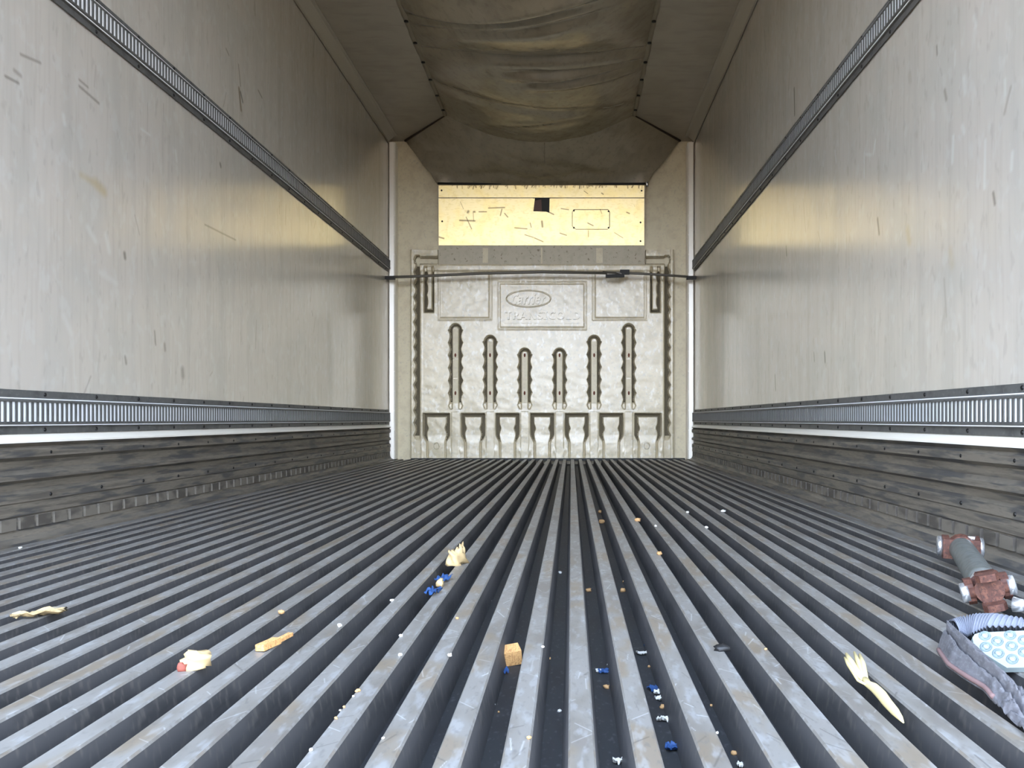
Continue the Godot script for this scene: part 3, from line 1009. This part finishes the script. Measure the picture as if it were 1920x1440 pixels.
func build_chute() -> void:
	var t := thing("air_chute", "sagging grey-brown fabric air chute hung under the ceiling above the evaporator", "air chute")
	var nz := FastNoiseLite.new()
	nz.seed = 12
	nz.frequency = 1.0
	var fn := func(u: float, v: float) -> Vector3:
		var d := lerpf(1.0, CEND, v)
		var x := CXM + CHW * lerpf(-1, 1, u)
		var e := 1.0 - pow(absf(2 * u - 1), 6.0)
		x += 0.010 * nz.get_noise_2d(d * 3.0, u * 0.2) * (1.0 - e)
		var y := chute_y(x, d) + 0.004 * nz.get_noise_2d(x * 4.0, d * 3.0) * e
		return Vector3(x, minf(y, YC - 0.002), -d)
	obj("sagging_cloth", grid(110, 420, fn), M.chute_fabric, t)
	# flared hood from the chute's end down to the cover
	var hood := func(u: float, v: float) -> Vector3:
		var p := on_panel(lerpf(821, 1210, u), 348.0) + Vector3(0, 0.004, 0.006)
		var q: Vector3
		var b := Vector3((760.0 - CX) / F * 6.64, YC - 0.004, -6.64)
		var e := Vector3((1275.0 - CX) / F * 6.64, YC - 0.004, -6.64)
		if u < 0.2:
			q = b.lerp(Vector3(CXM - CHW, YC - 0.004, -CEND), u / 0.2)
		elif u > 0.8:
			q = Vector3(CXM + CHW, YC - 0.004, -CEND).lerp(e, (u - 0.8) / 0.2)
		else:
			var x := CXM + CHW * ((u - 0.2) / 0.6 * 2 - 1)
			q = Vector3(x, chute_y(x, CEND) , -CEND)
		var r := p.lerp(q, v)
		var bow := sin(PI * v)
		r.z += 0.02 * bow * sin(PI * u)
		r.y -= 0.012 * bow * sin(PI * u) + 0.010 * bow * nz.get_noise_2d(u * 4.0 + v * 2.0, v * 1.2 + 9.0)
		r.y += 0.008 * gauss(v - 0.10 - 0.25 * absf(u * 3.0 - floorf(u * 3.0) - 0.5), 0.05) * bow * 3.0
		return r
	var hd := obj("hood", grid(160, 44, hood), M.chute_fabric, t)
	# seam down the middle of the hood
	var st := begin(true)
	var path := []
	var rad := []
	for k in 9:
		path.append((hood.call(0.515, 0.98 - 0.055 * k) as Vector3) + Vector3(0, -0.003, 0.003))
		rad.append(0.003)
	tube(st, path, rad, 5)
	obj("seam", done(st), M.hem_fabric, hd)
	for q in [[0.0, 0.2], [1.0, 0.8]]:
		st = begin(true)
		path = []
		rad = []
		for k in 9:
			path.append((hood.call(lerpf(q[0], q[1], k / 8.0), 1.0) as Vector3) + Vector3(0, -0.002, 0.004))
			rad.append(0.010 - 0.0007 * k)
		tube(st, path, rad, 6)
		obj("grimy_edge", done(st), M.mould, hd)
	# black tube standing in for the shadow gap along the hood's lower edge
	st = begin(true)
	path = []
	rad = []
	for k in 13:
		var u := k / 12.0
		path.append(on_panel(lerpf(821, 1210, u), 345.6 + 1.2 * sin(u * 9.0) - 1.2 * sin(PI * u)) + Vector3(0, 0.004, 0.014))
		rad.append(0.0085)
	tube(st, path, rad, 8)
	obj("hood_shadow_gap", done(st), M.black_rubber, t)
	st = begin(true)
	tube(st, [on_panel(1212, 343) + Vector3(0, 0, 0.03), on_panel(1213, 352) + Vector3(0, 0, 0.03)], [0.013, 0.011], 8)
	obj("end_hook", done(st), M.bright_steel, t)
	# hem strips on the ceiling with grommets
	for s in [-1, 1]:
		var hem := func(u: float, v: float) -> Vector3:
			var d := lerpf(1.0, CEND, u)
			return Vector3(CXM + s * (CHW - 0.012 + 0.034 * v) + 0.007 * nz.get_noise_2d(d * 4.0, s * 3.0), YC - 0.005 - 0.010 * sin(PI * v) - 0.004 * absf(nz.get_noise_2d(d * 9.0, 4.0 + s)), -d)
		var hm := obj("hem", grid(240, 4, hem), M.hem_fabric, t)
		for k in 7:
			var d := 4.36 + k * 0.265
			st = begin(true)
			tube(st, [Vector3(0, 0, 0), Vector3(0, 0.006, 0)], [0.013, 0.013], 10)
			obj("grommet", done(st), M.rivet_dark, hm, Vector3(CXM + s * (CHW + 0.004), YC - 0.021, -d))

# ------------------------------------------------------------------ load bar
func build_bar() -> void:
	var d := 6.44
	var t := thing("load_bar", "thin dark load bar with a black ratchet across the bulkhead", "load bar")
	var st := begin(true)
	tube(st, [px(737, 519.5, d), px(785, 518, d), px(905, 512.5, d), px(1015, 510, d), px(1138, 512, d)], [0.011, 0.011, 0.0115, 0.0115, 0.0115], 12)
	obj("outer_tube", done(st), M.bar_steel, t)
	st = begin(true)
	tube(st, [px(1130, 510.5, d), px(1200, 513, d), px(1250, 516, d), px(1290, 519, d)], [0.010, 0.010, 0.010, 0.010], 12)
	obj("inner_tube", done(st), M.bar_steel, t)
	st = begin()
	box_t(st, Transform3D(Basis(Vector3.BACK, 0.03), px(1153, 518, d) + Vector3(0, 0, 0.015)), Vector3(0.15, 0.026, 0.03))
	box_t(st, Transform3D(Basis(Vector3.BACK, 0.0), px(1171, 511, d) + Vector3(0, 0, 0.016)), Vector3(0.075, 0.036, 0.036))
	obj("ratchet", done(st), M.black_rubber, t)
	st = begin()
	box_t(st, Transform3D(Basis(Vector3.BACK, -0.35), px(1160, 513, d) + Vector3(0, 0, 0.034)), Vector3(0.045, 0.009, 0.006))
	obj("ratchet_lever", done(st), M.bar_steel, t)
	for side in [-1, 1]:
		st = begin()
		var xw: float = XL if side < 0 else XR
		var y := px(737, 519.5, d).y
		box(st, Vector3(minf(xw - side * 0.0005, xw - side * 0.075), y - 0.02, -d - 0.022), Vector3(maxf(xw - side * 0.0005, xw - side * 0.075), y + 0.006, -d + 0.022))
		obj("end_pad", done(st), M.black_rubber, t)

# ------------------------------------------------------------------ things lying on the floor
func rib_under(x: float) -> bool:
	var k := roundf((x - RIB0) / PITCH)
	return absf(x - RIB0 - k * PITCH) < 0.0165

# where a small thing seen at a photo pixel lies: on a rib, or down in a channel
func resting(x: float, y: float, lift := 0.004) -> Vector3:
	var p := on_floor(x, y, lift)
	if rib_under(p.x):
		return Vector3(p.x, 0.0, p.z)
	if absf(p.x) > 0.20 or lift > 0.01:      # the channel bottom is hidden there: it lies on the edge of the next rib
		var c := RIB0 + roundf((p.x - RIB0) / PITCH) * PITCH
		return Vector3(clampf(p.x, c - 0.010, c + 0.010), 0.0, p.z)
	var q := on_floor(x, y, PAN + lift)
	return Vector3(q.x, PAN, q.z)

func lump(sx: float, sy: float, sz: float, sd: int, rough := 0.35, n := 9) -> ArrayMesh:   # irregular chunk sitting on y = 0
	var nz := FastNoiseLite.new()
	nz.seed = sd
	nz.frequency = 0.9
	var fn := func(u: float, v: float) -> Vector3:
		var a := TAU * u
		var b := PI * (v - 0.5)
		var c := Vector3(cos(a) * cos(b), sin(b), sin(a) * cos(b))
		if u >= 1.0:
			c = Vector3(cos(b), sin(b), 0)
		var k := 1.0 + rough * nz.get_noise_3dv(c * 1.6) * 1.6
		var p := Vector3(signf(c.x) * pow(absf(c.x), 0.7), signf(c.y) * pow(absf(c.y), 0.7), signf(c.z) * pow(absf(c.z), 0.7)) * k
		return Vector3(p.x * sx * 0.5, maxf((p.y + 0.75) * sy * 0.55, 0.0), p.z * sz * 0.5)
	return grid(n + 3, n, fn)

func flake(sx: float, sz: float, h: float, sd: int) -> ArrayMesh:   # thin curled scrap
	var nz := FastNoiseLite.new()
	nz.seed = sd
	nz.frequency = 1.3
	var st := SurfaceTool.new()
	st.begin(Mesh.PRIMITIVE_TRIANGLES)
	var first := 0
	for under in [0, 1]:
		var fn := func(u: float, v: float) -> Vector3:
			var x := (u - 0.5) * sx * (1.0 + 0.5 * nz.get_noise_2d(v * 2.0, 7.0))
			var z := (v - 0.5) * sz * (1.0 + 0.5 * nz.get_noise_2d(u * 2.0, 3.0))
			var y := h * (0.35 + 0.6 * nz.get_noise_2d(u * 2.2, v * 2.2) + 0.7 * (u - 0.5) * (u - 0.5))
			return Vector3(x, maxf(y, 0.0) + (0.0 if under else 0.0012), z)
		first = grid_in(st, 8, 8, fn, false, first)
	st.generate_normals()
	return st.commit()

func bit(called: String, mesh: Mesh, m: Material, at: Vector3, turn: float, label: String, category: String, group := "") -> Node3D:
	var o := obj(called, mesh, m, self, at)
	o.rotation.y = turn
	tag(o, label, category, group)
	return o

func build_shaft() -> void:
	var a := px(1801, 1026, 1.765)
	var b := px(1856, 1108, 1.31)
	a.y = 0.043
	b.y = 0.043
	var ax := (b - a).normalized()
	var side := ax.cross(Vector3.UP).normalized() * -1.0
	var t := thing("drive_shaft", "short grey steel shaft with rusty joint yokes lying beside the kick plate", "shaft", "", Vector3(a.x, 0, a.z))
	var o := Vector3(a.x, 0, a.z)
	var st := begin(true)
	var n := 14
	var path := []
	var rad := []
	for k in n + 1:
		path.append(a.lerp(b, 0.02 + 0.85 * k / n) - o)
		rad.append(0.0255)
	tube(st, path, rad, 20)
	obj("tube", done(st), M.shaft_paint, t)
	# far yoke: two ears either side of the tube with a cross between them
	var B := Basis(side, Vector3.UP, -ax)
	var yk := obj("end_yoke", yoke_mesh(), M.rust, t, a - o)
	yk.basis = B.scaled_local(Vector3(0.86, 0.95, 0.95))
	for s in [-1, 1]:
		st = begin(true)
		tube(st, [Vector3(s * 0.040, 0, 0.012), Vector3(s * 0.053, 0, 0.012), Vector3(s * 0.055, 0, 0.012)], [0.0235, 0.0235, 0.019], 16)
		obj("bearing_cap", done(st), M.bright_steel, yk)
	st = begin()
	box_t(st, Transform3D(Basis(Vector3.UP, 0.3), Vector3(0.018, 0.026, -0.012)), Vector3(0.030, 0.006, 0.012))
	obj("clip", done(st), M.bright_steel, yk)
	# near joint: sleeve, cross, second yoke
	var c := a.lerp(b, 0.93) - o
	var jy := obj("joint_yoke", yoke_mesh(), M.rust, t, c)
	jy.basis = (Basis(side, Vector3.UP, ax) * Basis(Vector3.BACK, 0.25)).scaled_local(Vector3.ONE * 0.78)
	for s in [-1, 1]:
		st = begin(true)
		tube(st, [Vector3(s * 0.038, 0, 0.012), Vector3(s * 0.052, 0, 0.012), Vector3(s * 0.054, 0, 0.012)], [0.022, 0.022, 0.018], 16)
		obj("bearing_cap", done(st), M.bright_steel, jy)
	st = begin(true)
	tube(st, [Vector3(0, 0, -0.050), Vector3(0, 0, -0.030), Vector3(0, 0, -0.014)], [0.031, 0.034, 0.034], 18)
	obj("weld_collar", done(st), M.bright_steel, jy)
	st = begin(true)
	tube(st, [Vector3(0, -0.036, 0.020), Vector3(0, 0.034, 0.020)], [0.017, 0.017], 14)
	tube(st, [Vector3(-0.04, 0, 0.020), Vector3(0.04, 0, 0.020)], [0.014, 0.014], 14)
	obj("cross", done(st), M.rust, jy)
	var fy := obj("flange_yoke", yoke_mesh(), M.rust, t, c + ax * 0.042 + Vector3(0, 0.003, 0))
	fy.basis = Basis(side, Vector3.UP, -ax) * Basis(Vector3.BACK, PI / 2 + 0.25)
	fy.scale = Vector3(0.70, 0.66, 0.70)
	st = begin(true)
	tube(st, [Vector3(0, 0, 0), side * 0.016 + ax * 0.006], [0.012, 0.010], 14)
	obj("bearing_cap", done(st), M.bright_steel, t, c + ax * 0.060 + side * 0.030 + Vector3(0, -0.012, 0))

func yoke_mesh() -> ArrayMesh:   # hub with two ears, opening along +z, ears at +-x
	var st := begin()
	tube(st, [Vector3(0, 0, -0.030), Vector3(0, 0, -0.012)], [0.030, 0.034], 16)
	for s in [-1, 1]:
		var pts := []
		for q in [[-0.030, -0.020], [-0.012, -0.026], [0.012, -0.027], [0.026, -0.018], [0.031, 0.0], [0.026, 0.018], [0.012, 0.027], [-0.012, 0.026], [-0.030, 0.020]]:
			pts.append(Vector3(s * 0.043, q[1], q[0]))
		var p2 := PackedVector2Array()
		for q in pts:
			p2.append(Vector2(q.z, q.y))
		slab(st, pts, p2, Vector3(-s * 0.016, 0, 0))
	box(st, Vector3(-0.043, -0.022, -0.034), Vector3(0.043, 0.022, -0.010))
	return done(st)

func build_bundle() -> void:
	# crumpled grey cloth with a pale knitted band and a stud-patterned white rubber pad
	var t := thing("cloth_bundle", "crumpled grey cloth bundle with pale ribbed band and pink seam", "cloth", "", Vector3(0.52, 0, -1.0))
	var o := Vector3(0.52, 0, -1.0)
	var nz := FastNoiseLite.new()
	nz.seed = 8
	nz.frequency = 1.0
	var top := [px(1775, 1162, 1.13), px(1799, 1184, 1.07), px(1828, 1208, 1.015), px(1862, 1240, 0.97), px(1895, 1272, 0.935), px(1930, 1305, 0.905), px(1990, 1345, 0.90)]
	var bot := [on_floor(1755, 1226), on_floor(1775, 1256), on_floor(1808, 1280), on_floor(1842, 1301), on_floor(1866, 1326), on_floor(1890, 1350), on_floor(1935, 1395)]
	var at := func(list: Array, u: float) -> Vector3:
		var f := u * 6.0
		var i := mini(int(f), 5)
		return (list[i] as Vector3).lerp(list[i + 1], f - i)
	var sheet := func(u: float, v: float) -> Vector3:
		var p: Vector3 = at.call(bot, u)
		var q: Vector3 = at.call(top, u)
		p.y = 0.004
		var r := p.lerp(q, v)
		var bow := sin(PI * v)
		r.y += 0.016 * bow * (0.7 + 0.6 * nz.get_noise_2d(u * 3.0, v * 1.5))
		r.z += 0.010 * bow
		# the fold that runs from the back corner down to the front
		r.y -= 0.012 * gauss(v - 0.62 + 0.25 * u, 0.05)
		r.y += 0.006 * nz.get_noise_2d(u * 4.0, v * 2.5) * bow
		r.y += 0.010 * sstep(0.45, 0.9, u) * nz.get_noise_2d(u * 12.0, v * 5.0)
		return Vector3(r.x, maxf(r.y, 0.003), r.z) - o
	var st := SurfaceTool.new()
	st.begin(Mesh.PRIMITIVE_TRIANGLES)
	var first := grid_in(st, 90, 44, sheet)
	# closed underside
	grid_in(st, 90, 4, func(u: float, v: float) -> Vector3:
		var a: Vector3 = sheet.call(u, 1.0)
		var b: Vector3 = sheet.call(u, 0.0)
		var back := Vector3(a.x + 0.004, 0.002, a.z - 0.004)
		if v <= 0.5:
			return a.lerp(back, v * 2.0)
		return back.lerp(b, v * 2.0 - 1.0), false, first)
	st.generate_normals()
	obj("cloth", st.commit(), M.grey_cloth, t)
	st = begin(true)
	var path := []
	var rad := []
	for k in 31:
		path.append((sheet.call(0.02 + 0.60 * k / 30.0, 0.03) as Vector3) + Vector3(0, 0.003, 0.002))
		rad.append(0.0032)
	tube(st, path, rad, 6)
	obj("piping", done(st), M.pink_piping, t)
	# ribbed knit band: arches from the back corner over to beyond the pad
	var band := func(u: float, v: float) -> Vector3:
		var e := [px(1778, 1166, 1.135), px(1800, 1157, 1.16), px(1832, 1151, 1.17), px(1870, 1153, 1.17), px(1915, 1164, 1.16), px(1965, 1180, 1.14)]
		var g := [px(1800, 1184, 1.105), px(1814, 1192, 1.105), px(1822, 1188, 1.105), px(1850, 1175, 1.105), px(1910, 1175, 1.105), px(1965, 1192, 1.105)]
		var f := u * 5.0
		var i := mini(int(f), 4)
		var p := (e[i] as Vector3).lerp(e[i + 1], f - i).lerp((g[i] as Vector3).lerp(g[i + 1], f - i), v)
		p.y += 0.008 * sin(PI * v) + 0.0016 * sin(u * TAU * 26.0 + v * 4.0)
		return p - o
	st = SurfaceTool.new()
	st.begin(Mesh.PRIMITIVE_TRIANGLES)
	first = grid_in(st, 260, 14, band)
	grid_in(st, 260, 2, func(u: float, v: float) -> Vector3:
		var a: Vector3 = band.call(u, 0.0)
		var b: Vector3 = band.call(u, 1.0)
		if v == 0.0:
			return a
		if v == 1.0:
			return b
		return Vector3((a.x + b.x) / 2, 0.004, (a.z + b.z) / 2), false, first)
	st.generate_normals()
	obj("ribbed_band", st.commit(), M.knit_pale, t)

	# pad with round studs, propped against the bundle
	var bl := px(1888, 1252, 1.022)
	var up := (px(1888, 1172, 1.075) - bl).normalized()
	var rt := Vector3(1, 0, -0.04).normalized()
	var nrm := rt.cross(up).normalized()
	var pad := thing("studded_pad", "white rubber pad with rows of raised circles propped on grey cloth", "pad", "", bl)
	var k := 1.03 / F
	var out2 := PackedVector2Array()
	var pts := []
	for q in [[1820, 1186], [1824, 1178], [1834, 1174], [1990, 1168], [1990, 1253], [1888, 1253], [1845, 1222], [1824, 1206]]:
		var w := Vector2((q[0] - 1888) * k, (1253 - q[1]) * k / 0.9)
		out2.append(w)
		pts.append(rt * w.x + up * w.y)
	st = begin()
	slab(st, pts, out2, -nrm * 0.010)
	obj("sheet", done(st), M.white_rubber, pad)
	for q in [[1844, 1182], [1869, 1195], [1894, 1181], [1847, 1207], [1871, 1222], [1897, 1206], [1898, 1235], [1921, 1193], [1921, 1220], [1946, 1181], [1947, 1206], [1947, 1233], [1971, 1193], [1971, 1220]]:
		var c: Vector3 = rt * ((q[0] - 1888) * k) + up * ((1253 - q[1]) * k / 0.9)
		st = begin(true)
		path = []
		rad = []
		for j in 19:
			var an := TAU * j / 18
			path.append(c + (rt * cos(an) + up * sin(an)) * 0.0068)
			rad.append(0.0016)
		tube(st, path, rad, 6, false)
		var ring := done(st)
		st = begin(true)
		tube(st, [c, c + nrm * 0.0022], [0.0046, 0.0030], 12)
		obj("stud_ring", ring, M.ring_shade, obj("stud", done(st), M.white_rubber, pad))

func build_straw() -> void:
	var y := 0.0065
	var p := func(x: float, py: float, h := 0.0065) -> Vector3:
		return on_floor(x, py, h)
	var base: Vector3 = p.call(1626, 1284)
	base.y = 0
	var t := thing("straw_stalk", "dry cream straw stalk with a frayed end lying across the ribs", "stalk", "", base)
	var st := begin(true)
	var path := []
	for q in [[1622, 1276], [1628, 1283], [1640, 1290], [1652, 1302], [1664, 1318], [1678, 1334], [1688, 1346], [1694, 1355]]:
		path.append((p.call(q[0], q[1]) as Vector3) - base)
	tube(st, path, [0.0050, 0.0042, 0.0058, 0.0062, 0.0056, 0.0048, 0.0030, 0.0008], 10)
	obj("stem", done(st), M.straw, t)
	for q in [[[1624, 1280], [1606, 1258], [1596, 1242], [1587, 1226], 0.0042], [[1624, 1280], [1614, 1258], [1609, 1242], [1602, 1223], 0.0036], [[1625, 1280], [1621, 1262], [1618, 1245], [1612, 1227], 0.0036], [[1622, 1279], [1602, 1262], [1591, 1245], [1584, 1233], 0.0030], [[1624, 1284], [1609, 1276], [1600, 1262], [1594, 1250], 0.0018]]:
		st = begin(true)
		path = []
		for k in 4:
			path.append((p.call(q[k][0], q[k][1], 0.0065 + 0.003 * k * (q[4] / 0.004)) as Vector3) - base)
		tube(st, path, [q[4] * 0.8, q[4], q[4], q[4] * 0.45], 8)
		obj("strand", done(st), M.straw, t)

func build_debris() -> void:
	# wood and card scraps
	var p := resting(384, 1246)
	var o := bit("card_scrap", lump(0.036, 0.020, 0.024, 3, 0.5), M.card_cream, p, 0.3, "crumpled cream scrap with a red corner on a rib", "scrap")
	obj("red_corner", lump(0.012, 0.010, 0.010, 5, 0.4, 6), M.red_dye, o, Vector3(-0.016, 0.0, 0.009))
	p = resting(530, 1206)
	var st := begin()
	box_t(st, Transform3D(Basis(Vector3.BACK, 0.06), Vector3(0, 0.006, 0.012)), Vector3(0.014, 0.009, 0.040))
	box_t(st, Transform3D(Basis(Vector3.UP, 0.08), Vector3(-0.001, 0.005, -0.026)), Vector3(0.008, 0.005, 0.040))
	bit("wood_splinter", done(st), M.wood_scrap, p, -0.25, "orange-brown splinter of wood with a thin tail on a rib", "splinter")
	p = resting(955, 1240)
	st = begin()
	box_t(st, Transform3D(Basis.from_euler(Vector3(0.2, 0.3, 0.1)), Vector3(0, 0.0135, 0)), Vector3(0.033, 0.022, 0.026))
	bit("wood_block", done(st), M.wood_scrap, Vector3(p.x, PAN, p.z), 0.0, "small light brown block of wood stuck between two ribs", "wood")
	p = resting(950, 1250)
	bit("blue_scrap", flake(0.014, 0.016, 0.010, 31), M.blue_plastic, Vector3(p.x - 0.003, PAN, p.z + 0.020), 0.4, "blue plastic scrap beside the small wood block", "scrap", "blue plastic scraps in the channels")
	p = resting(840, 1056)
	bit("husk_scrap", lump(0.026, 0.036, 0.040, 9, 0.8, 12), M.card_cream, p, -0.4, "crumpled cream husk beside a blue scrap on a rib edge", "husk")
	p = resting(857, 1044)
	bit("husk_scrap", lump(0.014, 0.034, 0.022, 13, 0.7, 9), M.card_cream, p, 0.2, "thin upright cream husk behind a crumpled one", "husk")
	for q in [[816, 1086, 0.022, "blue plastic scrap next to the crumpled cream husk"], [800, 1110, 0.018, "narrow blue plastic scrap beyond a pale crumb"]]:
		p = resting(q[0], q[1])
		bit("blue_scrap", flake(q[2], 0.040, 0.016, int(q[0])), M.blue_plastic, p, -0.3, q[3], "scrap", "blue plastic scraps in the channels")
	p = resting(806, 1095)
	bit("husk_scrap", lump(0.014, 0.014, 0.018, 17, 0.5, 8), M.card_cream, p, 0.0, "pale crumb between two blue scraps", "crumb")
	p = resting(72, 1152)
	o = bit("dry_leaf", flake(0.030, 0.060, 0.014, 23), M.card_cream, p, -0.9, "yellowed crumpled leaf lying on a rib", "leaf")
	p = resting(94, 1146)
	bit("dry_leaf", flake(0.022, 0.044, 0.010, 29), M.hem_fabric, p, -0.9, "grey leaf fragment beside a yellowed leaf", "leaf")
	p = resting(1370, 1214)
	bit("black_scrap", lump(0.022, 0.008, 0.016, 37, 0.5), M.black_rubber, p, 0.2, "black rubber scrap lying on a rib", "scrap")
	# blue and white flakes in two channels
	var many := [[1131, 1256, 0.016, "blue_plastic"], [1122, 1256, 0.008, "white_chip"], [1228, 1290, 0.020, "blue_plastic"], [1232, 1297, 0.010, "white_chip"], [1240, 1307, 0.014, "white_chip"], [1252, 1346, 0.014, "white_chip"], [1237, 1347, 0.008, "white_chip"], [1259, 1399, 0.016, "blue_plastic"], [1203, 1223, 0.014, "white_chip"], [825, 1320, 0.010, "blue_plastic"], [921, 1322, 0.008, "white_chip"], [1275, 1382, 0.010, "white_chip"], [1158, 1425, 0.010, "white_chip"], [1392, 1432, 0.010, "white_chip"], [1212, 1210, 0.008, "blue_plastic"]]
	for q in many:
		p = resting(q[0], q[1])
		var blue: bool = q[3] == "blue_plastic"
		bit("blue_flake" if blue else "white_flake", flake(q[2], q[2] * 0.8, 0.007, int(q[0] + q[1])), M[q[3]], p, q[0] * 0.7, "small blue plastic flake among dirt in a floor channel" if blue else "small white flake among dirt in a floor channel", "flake", "blue flakes in the floor channels" if blue else "white flakes in the floor channels")
	# crumbs
	for q in [[38, 1026, 6], [528, 1146, 10], [662, 1170, 8], [735, 1123, 6], [742, 1188, 6], [775, 1224, 7], [857, 1156, 6], [672, 1290, 7], [647, 1291, 6], [645, 1320, 5], [609, 1341, 6], [561, 1400, 7], [682, 1378, 5], [992, 1378, 8], [1376, 1408, 10], [1345, 1368, 5], [1436, 1213, 5], [1125, 960, 8], [1128, 979, 10], [1202, 975, 9], [1246, 1037, 9], [1243, 1322, 10], [1137, 1285, 10], [1217, 1246, 5], [1334, 1318, 5], [1288, 1214, 5], [919, 1125, 6], [1050, 1072, 6], [1168, 1106, 10], [1104, 1106, 9], [1049, 1329, 7], [1030, 1232, 6], [1018, 1209, 5], [1330, 988, 6], [1300, 960, 6], [1170, 1089, 6], [843, 1225, 8], [638, 1326, 4], [652, 1300, 4], [1356, 958, 7], [1218, 985, 5], [1140, 1243, 4], [930, 1300, 4], [935, 1330, 4]]:
		p = resting(q[0], q[1])
		var s: float = q[2] / F * -p.z
		var white: bool = int(q[0] * 7 + q[1]) % 3 != 0 and q[2] < 9
		bit("white_crumb" if white else "tan_crumb", lump(s, s * 0.7, s * 1.2, int(q[0]), 0.4, 6), M.white_chip if white else M.tan_crumb, p, q[1] * 0.9, ("tiny white crumb " if white else "tiny tan crumb ") + ("lying on top of a rib" if p.y == 0.0 else "down in a floor channel"), "crumb", "white crumbs scattered on the floor" if white else "tan crumbs scattered on the floor")

func _ready() -> void:
	rng.seed = 1
	set_up()
	make_materials()
	build_shell()
	build_tracks()
	build_bulkhead()
	build_evaporator()
	build_chute()
	build_bar()
	build_shaft()
	build_bundle()
	build_straw()
	build_debris()
